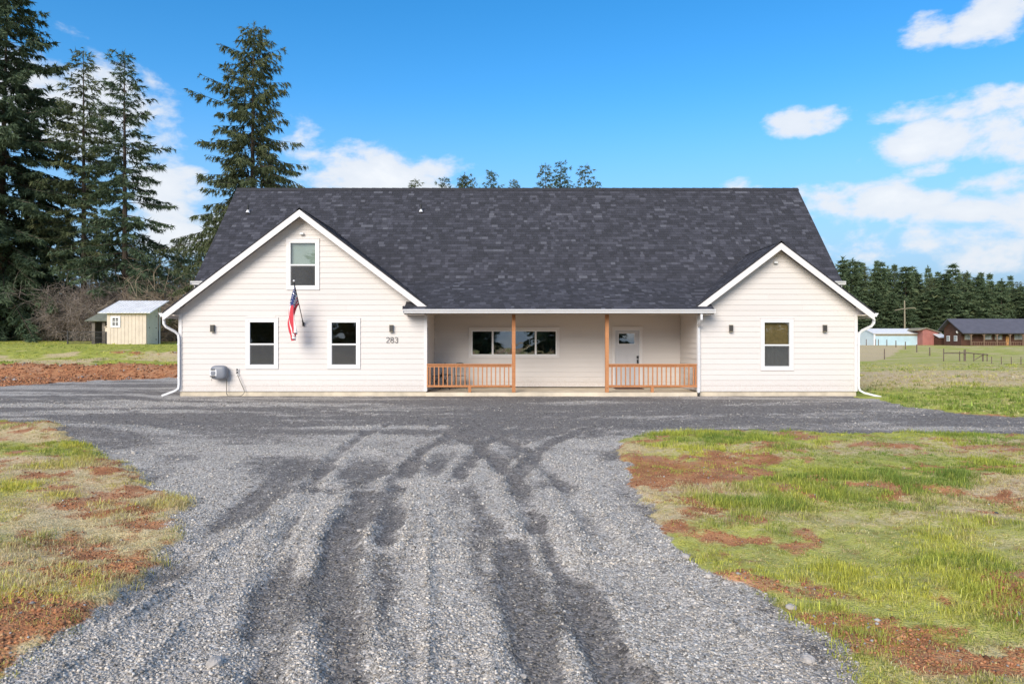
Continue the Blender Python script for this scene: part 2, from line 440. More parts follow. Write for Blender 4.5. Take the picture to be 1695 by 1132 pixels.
RIDGE = [(G([(707, 1200), (707, 1132), (709, 1000), (708, 880), (705, 840)]), .035, .030), (G([(822, 1200), (817, 1132), (808, 1080)]), .035, .03),
         (G([(470, 820), (410, 880), (330, 940), (240, 1010), (150, 1085), (60, 1150)]), .045, .035), (G([(365, 980), (300, 1040), (220, 1132)]), .035, .02),
         (G([(640, 960), (620, 1030), (580, 1132)]), .04, .02), (G([(985, 1000), (1030, 1060), (1080, 1132)]), .04, .025), (G([(1000, 860), (1080, 930), (1160, 1000), (1290, 1100)]), .04, .02),
         (G([(700, 770), (600, 740), (420, 715), (100, 690)]), .06, .03), (G([(840, 760), (900, 730), (1000, 712), (1250, 690)]), .06, .03), (G([(760, 740), (640, 705), (400, 690)]), .06, .025), (G([(660, 800), (560, 850), (430, 900)]), .05, .02)]
TYRE = [(G([(455, 900), (520, 800), (560, 750), (610, 715), (690, 690), (820, 672)]), .12), (G([(640, 900), (660, 800), (700, 745), (790, 705), (960, 680)]), .12),
        (G([(890, 880), (850, 800), (800, 745), (715, 705), (560, 680), (300, 662), (0, 650)]), .13), (G([(1010, 920), (935, 805), (880, 750), (800, 715), (640, 690), (400, 674), (0, 668)]), .13),
        (G([(850, 800), (900, 740), (985, 706), (1150, 689), (1400, 682), (1600, 690)]), .12), (G([(755, 800), (800, 737), (885, 700), (1050, 680), (1300, 668), (1420, 668)]), .12),
        (G([(0, 657), (200, 648), (420, 653), (800, 661), (1300, 664)]), .15), (G([(590, 1400), (575, 1132), (545, 1000), (560, 900), (610, 820)]), .16), (G([(430, 1400), (440, 1132), (455, 1000), (480, 900), (540, 810)]), .15),
        (G([(1120, 1400), (1035, 1132), (965, 1020), (915, 940), (870, 850)]), .16), (G([(930, 1400), (900, 1132), (870, 1000), (850, 900)]), .13), (G([(1000, 690), (1250, 676), (1480, 684)]), .13), (G([(330, 700), (160, 672), (0, 660)]), .15)]
def masks(x, y, lite=False):
    e = (fbm(x*1.7, y*1.7, 4, 1)-.5)*1.1+(fbm(x*7, y*7, 2, 2)-.5)*.35
    far = sst(y, 14, 30)
    d = np.minimum(sdist(DRIVE, x, y), np.minimum(-sdist(LEFT, x, y), -sdist(RIGHT, x, y)))
    gravel = sst(d+e*(.45+.5*far), -.12, .16)
    # loose pale gravel against dark compacted tracks; whole surface darker towards the house
    pale = .66-.38*sst(y, 9.5, 14.5)+.2*sst(y, 20.9, 21.6)
    pale = pale+(fbm(x*.5, y*.9, 4, 4)-.5)*1.2+(fbm(x*.20, y*1.5, 4, 8)-.5)*2.2*sst(y, 8, 14)
    ac = x+.12*y
    pale = pale+(1-sst(y, 8, 11))*((fbm(ac*2.4, y*.22, 3, 23)-.5)*1.9+(fbm(ac*7, y*.5, 2, 24)-.5)*1.0)
    for L, w, k in ([] if lite else DARK):
        q = pdist(L, x, y)+(fbm(x*1.8, y*1.0, 4, 6)-.5)*.45; pale = pale-k*.36*(1-sst(q, w*.35, w*1.15))
    for L, w, k in ([] if lite else PALE):
        q = pdist(L, x, y)+(fbm(x*1.6, y*1.6, 3, 9)-.5)*.5; pale = pale+k*.65*(1-sst(q, w*.3, w*1.1))
    for L, w in ([] if lite else TYRE):
        q = pdist(L, x, y)+(fbm(x*2.2, y*2.2, 3, 17)-.5)*.20; br = .6+.4*sst(fbm(x*.9, y*.9, 2, 18), .38, .55)
        pale = pale-.50*br*(1-sst(q, w*.6, w*1.1))+.42*br*np.exp(-((q-w*1.5)/(w*.5))**2)
    pale = np.clip(pale, 0, 1)
    # grass cover off the drive: patchy, with bare red soil between
    cover = fbm(x*.62, y*.95, 3, 12)*.32+fbm(x*1.9, y*2.4, 3, 14)*.33+fbm(x*4.6, y*5.4, 2, 15)*.35
    left = (x < -2) & (y < 20)
    thr = np.where(left, .452, .425)
    thr = thr-.30*sst(y, 36.5, 40)*(x < -5)-.28*sst(y, 15.5, 18)*(x > 5)
    edge = sst(-d, .1, .9)
    cover = cover-.045*(1-edge)
    # the red bank at the end of the drive on the left
    bank = (x < -8)*sst(y, 24.5, 26)*(1-sst(y+(fbm(x*.5, y*.5, 3, 21)-.5)*4.5, 34.0, 36.2))
    cover = cover-.5*bank
    dug = (x < -8)*np.exp(-((y-43.2-(fbm(x*.4, x*.1, 2, 30)-.5)*2)/.8)**2)*sst(x, -27.5, -25.5)*(1-sst(x, -19, -17.5))
    cover = cover-.35*dug-.10*(x < -8)*sst(y, 34, 36)*(1-sst(y, 40, 43))*(fbm(x*.3, y*.3, 3, 31) > .5)
    # a scraped strip of soil through the right-hand patch
    sc = np.exp(-((y-10.6+.05*(x-7.5)-(fbm(x*.6, y*0+2, 2, 33)-.5)*.6)/.40)**2)*sst(x, 5.0, 6.0)
    tip = np.exp(-(((x-2.6)/1.4)**2+((y-8.6)/1.3)**2))
    cover = cover-.17*sc*(y < 13)-.13*tip
    tracks = np.exp(-((pdist(G([(1230, 960), (1300, 1000), (1400, 1040), (1560, 1100)]), x, y))/.16)**2)
    cover = cover-.09*tracks
    grass = sst(cover, thr-.10, thr+.085)
    # straw against green
    dry = fbm(x*.45+3, y*.7, 4, 40)
    dry = sst(dry, .42, .64)
    r = (x > 5)
    yy = y+(fbm(x*.09, y*.2, 3, 44)-.5)*7+np.clip((30-x)*.10, -8, 4)
    field = .95*sst(yy, 24, 29)*(1-sst(yy, 36, 43))+.30*sst(yy, 36, 43)
    field = np.where((y > 66) & (x-.62*y < -6.0+0*(y-66)), .75, field)
    dry = np.where(r & (y > 15), np.clip(.15+.35*(dry-.5)*sst(y, 15, 17)+field, 0, 1), dry)
    dry = np.where((x < -5) & (y > 33), np.clip(dry*.8-.75*sst(y+(fbm(x*.3, y*.3, 2, 46)-.5)*3, 42.5, 46), 0, 1), dry)
    mossy = sst(fbm(x*1.1+9, y*1.4, 3, 50), .56, .68)*(x > 1.2)*(y < 9.5)
    return d, gravel, pale, grass, dry, mossy
def height(x, y, m=None, lite=False):
    x = np.asarray(x, float); y = np.asarray(y, float)
    if m is None: m = masks(x, y)
    d, gravel, pale, grass, dry, mossy = m
    h = np.zeros_like(x)
    lf = 1-sst(x, -13.5, -10.5)
    lf = lf*(1-.0)
    prof = .42*sst(y, 31.5, 34.5)+1.2*sst(y, 36, 50)+.35*sst(y, 50, 62)
    h = h+lf*prof
    h = h+(1-lf)*(y > 34)*np.minimum(1.5, (y-34)*.03)*(x < 6)
    rt = sst(x, 8, 16)
    h = h+rt*1.45*sst(y, 82, 150)
    h = h*(np.abs(x) < 900)
    near = 1-sst(y, 30, 60)
    off = 1-gravel
    h = h+near*(off*((fbm(x*1.1, y*1.1, 4, 60)-.5)*.16+(fbm(x*6, y*6, 3, 61)-.5)*.055*(1-.4*grass)+.05)+gravel*((fbm(x*.9, y*.9, 3, 62)-.5)*.05+(fbm(x*9, y*9, 2, 63)-.5)*.012))
    h = h+near*gravel*.02*pale
    for L, w, k in ([] if lite else RIDGE):
        q = pdist(L, x, y)+(fbm(x*3, y*3, 2, 66)-.5)*.06; h = h+k*np.exp(-(q/w)**2)*gravel*(.5+vnoise(x*5, y*5, 68))
    for L, w in ([] if lite else TYRE):
        q = pdist(L, x, y)+(fbm(x*3, y*3, 2, 19)-.5)*.08
        h = h+gravel*near*(-.012*(1-sst(q, w*.5, w*1.1))+.015*np.exp(-((q-w*1.45)/(w*.45))**2)*(.4+vnoise(x*3, y*3, 20)))
    berm = (x < -8)*np.exp(-((y-34.2-(fbm(x*.5, y*0, 2, 70)-.5)*2.4)/1.0)**2)*(x > -45)
    h = h+berm*(.12+.30*(fbm(x*1.5, y*1.5, 3, 71)-.35))
    dugp = (x < -17)*(x > -28)*np.exp(-((y-43.6)/.9)**2)
    h = h+dugp*.18*fbm(x*1.6, y*1.6, 3, 73)
    # left patch swells a little at its far end
    h = h+.16*np.exp(-(((x+8.0)/1.3)**2+((y-12.4)/.9)**2))
    # level against the house
    hs = sst(np.maximum(np.maximum(-11.4-x, x-11.8), np.maximum(21.0-y, y-31)), -.2, 1.2)
    h = h*hs+(1-hs)*(-.035+.02*(fbm(x*2, y*2, 3, 75)-.5))
    return h
def hz(x, y): return float(height(np.array([x]), np.array([y]))[0])

# ground fan
def build_ground():
    ys = np.concatenate([[-900, -300, -120, -60, -35, -20, -10, -5, -2, 0, .8, 1.3], 1.6*np.exp(np.arange(0, 470)*.0118)])
    ys = ys[ys < 380]; ys = np.concatenate([ys, [460, 600, 900, 1500, 2600]])
    uc = np.linspace(-1.15, 1.15, 331)
    ue = 1.15+.012*np.cumsum(1.28**np.arange(1, 37))
    us = np.concatenate([-ue[::-1], uc, ue])
    W = np.maximum(3.0, ys+1.0)
    X = np.clip(us[None, :]*W[:, None], -2600, 2600); Y = np.repeat(ys[:, None], len(us), 1)
    x, y = X.ravel(), Y.ravel()
    m = masks(x, y); h = height(x, y, m)
    V = np.stack([x, y, h], 1)
    ny, nx = X.shape
    i = np.arange(ny-1)[:, None]*nx+np.arange(nx-1)[None, :]
    Q = np.stack([i, i+1, i+nx+1, i+nx], -1).reshape(-1, 4)
    area = (X[:-1, 1:]-X[:-1, :-1]).reshape(-1) > 1e-6
    Q = Q[area]
    g = m[1][Q].mean(1) > .5
    cy = y[Q].mean(1); cx = x[Q].mean(1)
    drive = g & (cy > -30) & (np.abs(cx) < 60)
    for nm, sel in (('driveway', drive), ('ground', ~drive)):
        q = Q[sel]; used, inv = np.unique(q, return_inverse=True)
        q2 = inv.reshape(q.shape); k = used
        me = np_mesh(nm, V[k], [q2], 'ground', {'gravel': ('POINT', m[1][k]), 'pale': ('POINT', m[2][k]), 'grass': ('POINT', m[3][k]), 'dry': ('POINT', np.where(y[k] < 14.5, np.clip(m[4][k]*.5+.36, 0, 1), m[4][k])), 'mossy': ('POINT', m[5][k].astype(float))}, smooth=True)
        o = link(nm, me); o['kind'] = 'structure'
        o['label'] = {'driveway': 'grey crushed gravel driveway with wheel tracks spreading in front of the house', 'ground': 'patchy grass and red soil ground around the drive and fields'}[nm]
def ground_mat():
    m, t, b = newmat('ground')
    p = geo_pos(t)
    A = {k: t.attr(k).outputs['Fac'] for k in ('gravel', 'pale', 'grass', 'dry', 'mossy')}
    vo = t.new('ShaderNodeTexVoronoi'); vo.inputs['Scale'].default_value = 58; t.link(p, vo.inputs['Vector'])
    vo2 = t.new('ShaderNodeTexVoronoi'); vo2.inputs['Scale'].default_value = 23; t.link(p, vo2.inputs['Vector'])
    sepc = t.new('ShaderNodeSeparateColor'); t.link(vo.outputs['Color'], sepc.inputs[0])
    sepd = t.new('ShaderNodeSeparateColor'); t.link(vo2.outputs['Color'], sepd.inputs[0])
    n_f = t.noise(p, 16, 5, .65); n_m = t.noise(p, 3.2, 5, .6); n_l = t.noise(p, .55, 4)
    pf = t.math('ADD', A['pale'], t.math('MULTIPLY', t.math('SUBTRACT', n_f, .5), 1.4))
    pf = t.math('ADD', pf, t.math('MULTIPLY', t.math('SUBTRACT', n_m, .5), 1.3))
    pf = t.sstep(pf, .15, .85)
    dark = t.mix(n_l, (.165, .153, .145), (.225, .200, .180))
    gr = t.mix(pf, dark, (.47, .43, .385))
    spk = t.noise(p, 7.0, 8, .82)
    gr = t.mix(t.math('MULTIPLY', t.sstep(spk, .50, .66), .45), gr, (.46, .42, .38))
    gr = t.mix(t.math('MULTIPLY', t.sstep(spk, .49, .34), .55), gr, (.07, .065, .062))
    var = t.math('ADD', .45, t.math('MULTIPLY', sepc.outputs[0], .95))
    vcol = t.new('ShaderNodeCombineColor')
    for i in range(3): t.link(var, vcol.inputs[i])
    gr = t.mix(1.0, gr, vcol.outputs[0], 'MULTIPLY')
    gr = t.mix(t.math('MULTIPLY', t.math('GREATER_THAN', sepd.outputs[0], .93), t.math('MULTIPLY', t.sstep(n_f, .42, .6), .6)), gr, (.40, .39, .385))
    gr = t.mix(t.math('MULTIPLY', t.sstep(n_m, .60, .8), .35), gr, (.17, .115, .085))
    # soil
    so_ = t.mix(t.sstep(n_m, .3, .7), (.29, .118, .055), (.52, .245, .115))
    so_ = t.mix(t.math('MULTIPLY', t.sstep(n_f, .5, .75), .55), so_, (.30, .17, .10))
    so_ = t.mix(t.math('MULTIPLY', t.sstep(t.noise(p, 45, 3), .56, .7), .7), so_, (.11, .048, .027))
    so_ = t.mix(t.math('MULTIPLY', t.sstep(t.noise(p, .9, 4), .45, .65), .55), so_, (.46, .27, .165))
    # sward
    g1 = t.mix(t.sstep(n_m, .3, .7), (.19, .245, .045), (.46, .46, .088))
    g2 = t.mix(t.sstep(n_f, .3, .7), (.44, .34, .20), (.66, .51, .33))
    gs = t.mix(t.sstep(t.math('ADD', A['dry'], t.math('MULTIPLY', t.math('SUBTRACT', n_f, .5), .8)), .2, .85), g1, g2)
    gs = t.mix(t.math('MULTIPLY', t.sstep(t.noise(p, 30, 4, .7), .5, .72), .35), gs, (.07, .07, .025))
    gs = t.mix(t.math('MULTIPLY', t.sstep(t.noise(t.mapping(p, (.03, .3, 1)), 1.0, 5, .65), .42, .68), .35), gs, (.52, .49, .14))
    gf = t.sstep(t.math('ADD', A['grass'], t.math('ADD', t.math('MULTIPLY', t.math('SUBTRACT', n_f, .5), 1.7), t.math('MULTIPLY', t.math('SUBTRACT', n_m, .5), 1.2))), .2, .95)
    mo = t.math('MULTIPLY', A['mossy'], t.sstep(n_f, .45, .62))
    so2 = t.mix(t.math('MULTIPLY', mo, .7), so_, (.34, .21, .02))
    land = t.mix(gf, so2, gs)
    gv = t.sstep(t.math('ADD', A['gravel'], t.math('MULTIPLY', t.math('SUBTRACT', n_f, .5), .7)), .35, .65)
    c = t.mix(gv, land, gr)
    t.link(c, b.inputs['Base Color']); b.inputs['Roughness'].default_value = .95; b.inputs['Specular IOR Level'].default_value = .15
    hgt = t.math('SUBTRACT', t.math('MULTIPLY', n_f, 1.3), t.math('MULTIPLY', vo.outputs['Distance'], .9))
    hgt = t.math('ADD', hgt, t.math('MULTIPLY', t.noise(p, 45, 3), .8))
    t.link(t.bump(hgt, .6, .018), b.inputs['Normal'])
ground_mat()
build_ground()

# ================================================================== THE HOUSE
YF = 22.0                      # front wall plane of the wings
XL0, XL1 = PX(297, YF), PX(706, YF)
XR0, XR1 = 5.99, PX(1418, YF)
YB = 24.3                      # porch back wall
YR0 = 21.62                    # front edge of the wing roofs
XCL, XCR = -6.735, 8.53
PKL, PKR, SL = 5.95, 4.90, .76
YE, ZE, YRG, ZRG = 23.7, 3.82, 27.4, 7.88
YP, ZP = 21.42, 2.73           # porch eave
SM = (ZRG-ZE)/(YRG-YE); SP = (ZE-ZP)/(YE-YP)
XM0, XM1 = -11.04, 11.46
XP0, XP1 = PX(668, YP), PX(1183, YP)
Z_SID = PZ(647, YF); Z_SLAB = .085
house = thing('house', 'large cream single storey farmhouse with two front gables, dark shingle roof and recessed porch', 'house', (0.2, 22, 0))
H0 = house.location.copy()
def hp(o):                     # parent to the house without moving
    o.parent = house; o.matrix_parent_inverse = Matrix.Translation(-H0); return o
def hb(mb, name, mat): return hp(mb.build(name, mat))
def sub(mb, name, mat, parent):
    o = mb.build(name, mat); o.parent = parent; return o

def zw(xc, pk, x): return pk-SL*abs(x-xc)
def zmain(y): return ZE+SM*(y-YE)
def zporch(y): return ZP+SP*(y-YP)

# openings: frame rectangles in photo pixels (x0,x1,y0,y1) and depth plane
WIN = {'wa': (411.4, 456.2, 531, 606, YF), 'wb': (546.8, 592, 531.5, 606, YF), 'wc': (478.8, 524.3, 400, 475.3, YF), 'wd': (1263, 1308.8, 531.5, 608.5, YF), 'wp': (780, 922, 546.5, 588.5, YB)}
def wrect(k):
    a, b, c, d, D = WIN[k]; return (PX(a, D), PX(b, D), PZ(d, D), PZ(c, D))
DOOR = (PX(1017.4, YB), PX(1059.2, YB), Z_SLAB+.02, PZ(545.6, YB))

def wall_with_boards(name, x0, x1, y, zlo, top, holes, mat='siding', e=.173, seed=0, xpos=None, lip=.0085):
    """backing sheet with real openings + lap boards, each its own piece. top(x)->z ; facing -y"""
    rr = random.Random(seed)
    # backing: columns between hole edges
    xs = sorted({x0, x1, *[h[0] for h in holes], *[h[1] for h in holes], *( [xpos] if xpos is not None else [])})
    mb = MB(); yb0, yb1 = y+.012, y+.14
    for a, b in zip(xs[:-1], xs[1:]):
        if b-a < 1e-5: continue
        hs = sorted([h for h in holes if h[0] <= a+1e-6 and h[1] >= b-1e-6], key=lambda h: h[2])
        z = zlo
        for h in hs:
            if h[2] > z+1e-5: mb.prism([(a, z), (b, z), (b, h[2]), (a, h[2])], yb0, yb1)
            z = h[3]
        mb.prism([(a, z), (b, z), (b, top(b)), (a, top(a))], yb0, yb1)
    w = hb(mb, name, mat)
    # boards
    z = zlo; zmax = max(top(x0), top(x1), top(xpos) if xpos is not None else 0)
    def xr(zz):
        """range of x whose top is above zz"""
        if xpos is None: return (x0, x1)
        def solve(xe):
            if top(xe) >= zz: return xe
            lo, hi = xe, xpos
            for _ in range(40):
                mid = (lo+hi)/2
                if top(mid) >= zz: hi = mid
                else: lo = mid
            return hi
        return (solve(x0), solve(x1))
    while z < zmax-.03:
        zt = min(z+e, zmax-.005)
        la, lb = xr(z); ta, tb = xr(zt)
        hs = sorted([h for h in holes if h[2] < zt-1e-4 and h[3] > z+1e-4], key=lambda h: h[0])
        cuts = [(la, ta)]
        segs = []
        cur = (la, ta)
        for h in hs: segs.append((cur, (h[0], h[0]))); cur = (h[1], h[1])
        segs.append((cur, (lb, tb)))
        # butt joints of 3.66 m stock
        out = []
        for (a, b) in segs:
            L = b[0]-a[0]
            if L > 4.2:
                j = a[0]+L*rr.uniform(.3, .7); out.append((a, (j-.001, j-.001), rr.uniform(-.0006, .0006))); out.append(((j+.001, j+.001), b, rr.uniform(-.0006, .0006)))
            else: out.append((a, b, rr.uniform(-.0006, .0006)))
        for n, (a, b, dy) in enumerate(out):
            if b[0]-a[0] < .02: continue
            m = MB(); f0, f1 = y-lip+dy, y+.004+dy
            m.add([(a[0], f0, z), (b[0], f0, z), (b[1], f1, zt), (a[1], f1, zt), (a[0], y+.0115, z), (b[0], y+.0115, z), (b[1], y+.0115, zt), (a[1], y+.0115, zt)],
                  [(0, 1, 2, 3), (5, 4, 7, 6), (4, 5, 1, 0), (1, 5, 6, 2), (3, 2, 6, 7), (4, 0, 3, 7)])
            sub(m, 'siding_board', mat, w)
        for h in hs:           # strip left over where an opening starts inside the course
            for (p0, p1) in ((z, h[2]), (h[3], zt)):
                if p1-p0 > .01: sub(MB().box(h[0], h[1], y-.007, y+.0115, p0, p1), 'siding_board', mat, w)
        z += e
    return w
def tl(x): return zw(XCL, PKL, x)-.16
def tr(x): return zw(XCR, PKR, x)-.16
gl = wall_with_boards('gable_wall', XL0, XL1, YF, Z_SID, tl, [wrect('wa'), wrect('wb'), wrect('wc')], seed=1, xpos=XCL)
gr_ = wall_with_boards('gable_wall', XR0, XR1, YF, Z_SID, tr, [wrect('wd')], seed=2, xpos=XCR)
pw = wall_with_boards('porch_wall', XL1, XR0, YB, Z_SLAB+.04, lambda x: 2.9, [wrect('wp'), DOOR], seed=3, lip=.010)

# side walls of the porch recess, boards too (facing +x and -x)
for (x, s) in ((XL1, 1), (XR0, -1)):
    mb = MB(); mb.box(min(x-.012*s, x-.14*s), max(x-.012*s, x-.14*s), YF+.142, YB+.011, Z_SLAB, 2.95); w = hb(mb, 'recess_wall', 'siding')
    z = Z_SLAB+.04
    while z < 2.75:
        m = MB(); zt = z+.173
        a, b = x+.013*s, x-.004*s; c = x-.0115*s; y0, y1 = YF+.01, YB-.016
        vs_ = [(a, y0, z), (a, y1, z), (b, y1, zt), (b, y0, zt), (c, y0, z), (c, y1, z), (c, y1, zt), (c, y0, zt)]
        m.add(vs_, [(0, 1, 2, 3), (5, 4, 7, 6), (4, 5, 1, 0), (1, 5, 6, 2), (3, 2, 6, 7), (4, 0, 3, 7)])
        sub(m, 'siding_board', 'siding', w)
        z += .173
# outer shell of the house
mb = MB()
mb.prism_x([(YF+.14, 0), (31, 0), (31, 3.3), (YRG, ZRG-.25), (YB, ZE-.1), (YB, 2.6), (YF+.14, 2.6)], XL0+.003, XL0+.15); hb(mb, 'side_wall', 'siding')
mb = MB()
mb.prism_x([(YF+.14, 0), (31, 0), (31, 3.3), (YRG, ZRG-.25), (YB, ZE-.1), (YB, 2.6), (YF+.14, 2.6)], XR1-.15, XR1-.003); hb(mb, 'side_wall', 'siding')
mb = MB(); mb.box(XL0+.16, XR1-.16, 30.85, 31, 0, 3.2); hb(mb, 'rear_wall', 'siding')
# rooms behind the glass
mb = MB(); mb.box(XL0+.2, XL1-.2, YF+3.4, YF+3.5, .2, 5.2); hb(mb, 'partition', 'room')
mb = MB(); mb.box(XR0+.2, XR1-.2, YF+3.2, YF+3.3, .2, 4.2); hb(mb, 'partition', 'room')
mb = MB(); mb.box(XL1, XR0, YB+4.2, YB+4.3, .1, 2.7); hb(mb, 'partition', 'room')
mb = MB(); mb.box(XL0+.2, XR1-.2, YB+.2, 30.6, .10, .18); hb(mb, 'room_floor', 'room')
mb = MB(); mb.box(XL0+.2, XL1-.2, YF+.2, YB+.1, .10, .18).box(XL0+.2, XL1-.2, YF+.2, 30, 2.85, 2.95); hb(mb, 'room_floor', 'room')
mb = MB(); mb.box(XR0+.2, XR1-.2, YF+.2, YB+.1, .10, .18).box(XR0+.2, XR1-.2, YF+.2, 30, 2.75, 2.85); hb(mb, 'room_floor', 'room')

# foundation, slab
for (a, b) in ((XL0, XL1), (XR0, XR1)):
    mb = MB(); mb.box(a+.012, b-.012, YF+.012, 23.0, -.3, Z_SID-.003); hb(mb, 'foundation', 'concrete')
mb = MB(); mb.box(XL1-.01, XR0+.01, YF-.06, YB+.05, -.3, Z_SLAB); hb(mb, 'porch_slab', 'slab')
# corner boards
for x, s in ((XL0, 1), (XL1, -1), (XR0, 1), (XR1, -1)):
    a, b = sorted((x-.02*s, x+.085*s))
    mb = MB(); mb.box(a, b, YF-.024, YF-.0135, Z_SID-.004, 2.62); hb(mb, 'corner_board', 'trim')
    c, d = sorted((x-.02*s, x-.0005*s)) ; mb = MB(); mb.box(c, d, YF-.0135, YF+.10, Z_SID-.004, 2.62); hb(mb, 'corner_board', 'trim')
# drip flashing above the foundation
for (a, b) in ((XL0, XL1), (XR0, XR1)):
    mb = MB(); mb.box(a, b, YF-.026, YF+.01, Z_SID-.012, Z_SID-.004); hb(mb, 'flashing', 'white_metal')
# bird-box soffit returns under the outer eaves and plain frieze
for (x, s, xc) in ((XL0, -1, XCL), (XR1, 1, XCR)):
    a, b = sorted((x-.0*s, x+.36*s))
    mb = MB(); mb.box(a, b, YR0+.05, 26, 2.545, 2.57); hb(mb, 'soffit', 'soffit')
for (x, s, xc, pk, half) in ((XL0, -1, XCL, PKL, 4.30), (XR1, 1, XCR, PKR, 2.92)):
    xo = xc+s*half
    mb = MB(); mb.prism([(x-s*.02, 2.572), (xo, 2.572), (xo, max(2.58, zw(xc, pk, xo)-.10)), (x-s*.02, zw(xc, pk, x-s*.02)-.10)], YF-.002, YF+.016); hb(mb, 'eave_return', 'trim')
# porch ceiling and beam
mb = MB(); mb.box(XL1+.001, XR0-.001, YP+.18, YB-.02, 2.70, 2.715); hb(mb, 'porch_ceiling', 'ceiling_wood')
mb = MB(); mb.box(XL1+.02, XR0-.02, YF-.09, YF+.05, 2.585, 2.698); hb(mb, 'porch_beam', 'ceiling_wood')

# roofs ---------------------------------------------------------------
TH = .045
XVR, XVL = XCR-(PKR-ZE)/SL+.12, XCL+(PKL-ZE)/SL-.12
roof = hb(MB().slab([(XM0, YE, ZE), (XM1, YE, ZE), (XM1, YRG, ZRG), (XM0, YRG, ZRG)], TH)
          .slab([(XM0, YRG, ZRG), (XM1, YRG, ZRG), (XM1, 31.5, ZRG-SM*(31.5-YRG)), (XM0, 31.5, ZRG-SM*(31.5-YRG))], TH)
          .slab([(XP0, YP, ZP), (XP1, YP, ZP), (XP1, YR0+.35, zporch(YR0+.35)), (XVR, YE+.02, zporch(YE+.02)), (XVL, YE+.02, zporch(YE+.02)), (XP0, YR0+.35, zporch(YR0+.35))], TH), 'roof', 'roof_felt')
def wing_roof(xc, pk, xo, sgn):
    """outer slope plain, inner slope clipped by the valley"""
    zo = zw(xc, pk, xo)
    yv = YE+(pk-ZE)/SM; oe = (pk-zporch(YR0))/SL; om = (pk-ZE)/SL
    inner = -sgn
    mb = MB().slab([(xc, YR0, pk), (xo, YR0, zo), (xo, 26, zo), (xc, 26, pk)], TH)
    mb.slab([(xc, YR0, pk), (xc+inner*oe, YR0, zw(xc, pk, xc+oe)), (xc+inner*om, YE, zw(xc, pk, xc+om)), (xc, yv, pk)], TH)
    return hb(mb, 'gable_roof', 'roof_felt')
wrl = wing_roof(XCL, PKL, XCL-4.36, -1)
wrr = wing_roof(XCR, PKR, XCR+2.98, 1)

# shingles: one small laminated tab at a time
def tab_geom(w, e, th):
    return [(0, 0, .002), (w, 0, .002), (w, e, .001), (0, e, .001), (0, 0, .002+th), (w, 0, .002+th), (w, e, .003), (0, e, .003)], [(4, 5, 6, 7), (0, 1, 5, 4), (1, 2, 6, 5), (3, 0, 4, 7)]
TABS = {}
def tab_mesh(wi, ri):
    if (wi, ri) not in TABS:
        w = .10+.032*wi; v, f = tab_geom(w-.003, .15, .006+.0015*(ri % 3))
        me = bpy.data.meshes.new('shingle'); me.from_pydata(v, [], f); me.update(); me.materials.append(MATS['shingle'])
        a = me.attributes.new('rnd', 'FLOAT', 'FACE'); a.data.foreach_set('value', [RL[ri]]*len(f)); TABS[(wi, ri)] = me
    return TABS[(wi, ri)]
RL = [.05, .2, .35, .45, .55, .65, .75, .85, .95]
RW = [2, 3.5, 4.5, 4.5, 4.2, 3.2, 2.2, 1.2, .5]
def shingle_plane(O, U, Vv, x_lo, x_hi, length, keep, owner, n_single=0, seed=0, e=.143):
    rr = random.Random(seed); O = Vector(O); U = Vector(U).normalized(); Vv = Vector(Vv).normalized(); N = U.cross(Vv).normalized()
    verts, faces, rnd = [], [], []; single = 0; last = None
    k = 0; s = 0.0
    while s < length-.02:
        x = x_lo-rr.uniform(0, .3)
        while x < x_hi:
            wi = rr.randrange(5); w = .10+.032*wi; ri = rr.choices(range(9), RW)[0]
            if rr.random() < .12 and k+x > -1e9 and last is not None: ri = last
            last = ri
            a, b = max(x, x_lo), min(x+w, x_hi)
            pc = O+U*((a+b)/2)+Vv*(s+e*.5)
            if b-a > .03 and keep(pc):
                full = abs((b-a)-w) < 1e-6
                if full and single < n_single:
                    o = bpy.data.objects.new('shingle', tab_mesh(wi, ri)); col.objects.link(o); o.parent = owner
                    M = Matrix((U, Vv, N)).transposed().to_4x4(); M.translation = O+U*a+Vv*s; o.matrix_local = M
                    single += 1
                else:
                    v, f = tab_geom(b-a-.003, .15 if s+.15 < length else length-s, .006+.0015*(ri % 3)); o = len(verts)
                    verts.extend(O+U*(a+p[0])+Vv*(s+p[1])+N*p[2] for p in v); faces.extend(tuple(i+o for i in q) for q in f); rnd.extend([RL[ri]]*len(f))
            x += w
        s += e; k += 1
    if verts:
        me = bpy.data.meshes.new('shingle_field'); me.from_pydata([tuple(v) for v in verts], [], faces); me.update(); me.materials.append(MATS['shingle'])
        a = me.attributes.new('rnd', 'FLOAT', 'FACE'); a.data.foreach_set('value', rnd)
    else: me = None
    return me
def zwing(x): return max(zw(XCL, PKL, x), zw(XCR, PKR, x))
me1 = shingle_plane((0, YP-.02, ZP-.02*SP), (1, 0, 0), (0, 1, SP), XVL, XVR, math.hypot(YE-YP, ZE-ZP)+.03, lambda p: (XP0 < p.x < XP1 and p.y < YR0) or (p.y >= YR0 and p.z > zwing(p.x)-.01), roof, 300, 21)
me2 = shingle_plane((0, YE-.0, ZE), (1, 0, 0), (0, 1, SM), XM0, XM1, math.hypot(YRG-YE, ZRG-ZE), lambda p: p.z > zwing(p.x)-.01, roof, 0, 22)
verts = []
def join_meshes(name, ms):
    V, Fc, Rn = [], [], []
    for m in ms:
        o = len(V); V.extend(tuple(v.co) for v in m.vertices); Fc.extend(tuple(i+o for i in p.vertices) for p in m.polygons); Rn.extend(d.value for d in m.attributes['rnd'].data)
    me = bpy.data.meshes.new(name); me.from_pydata(V, [], Fc); me.update(); me.materials.append(MATS['shingle'])
    a = me.attributes.new('rnd', 'FLOAT', 'FACE'); a.data.foreach_set('value', Rn)
    for m in ms: bpy.data.meshes.remove(m)
    return me
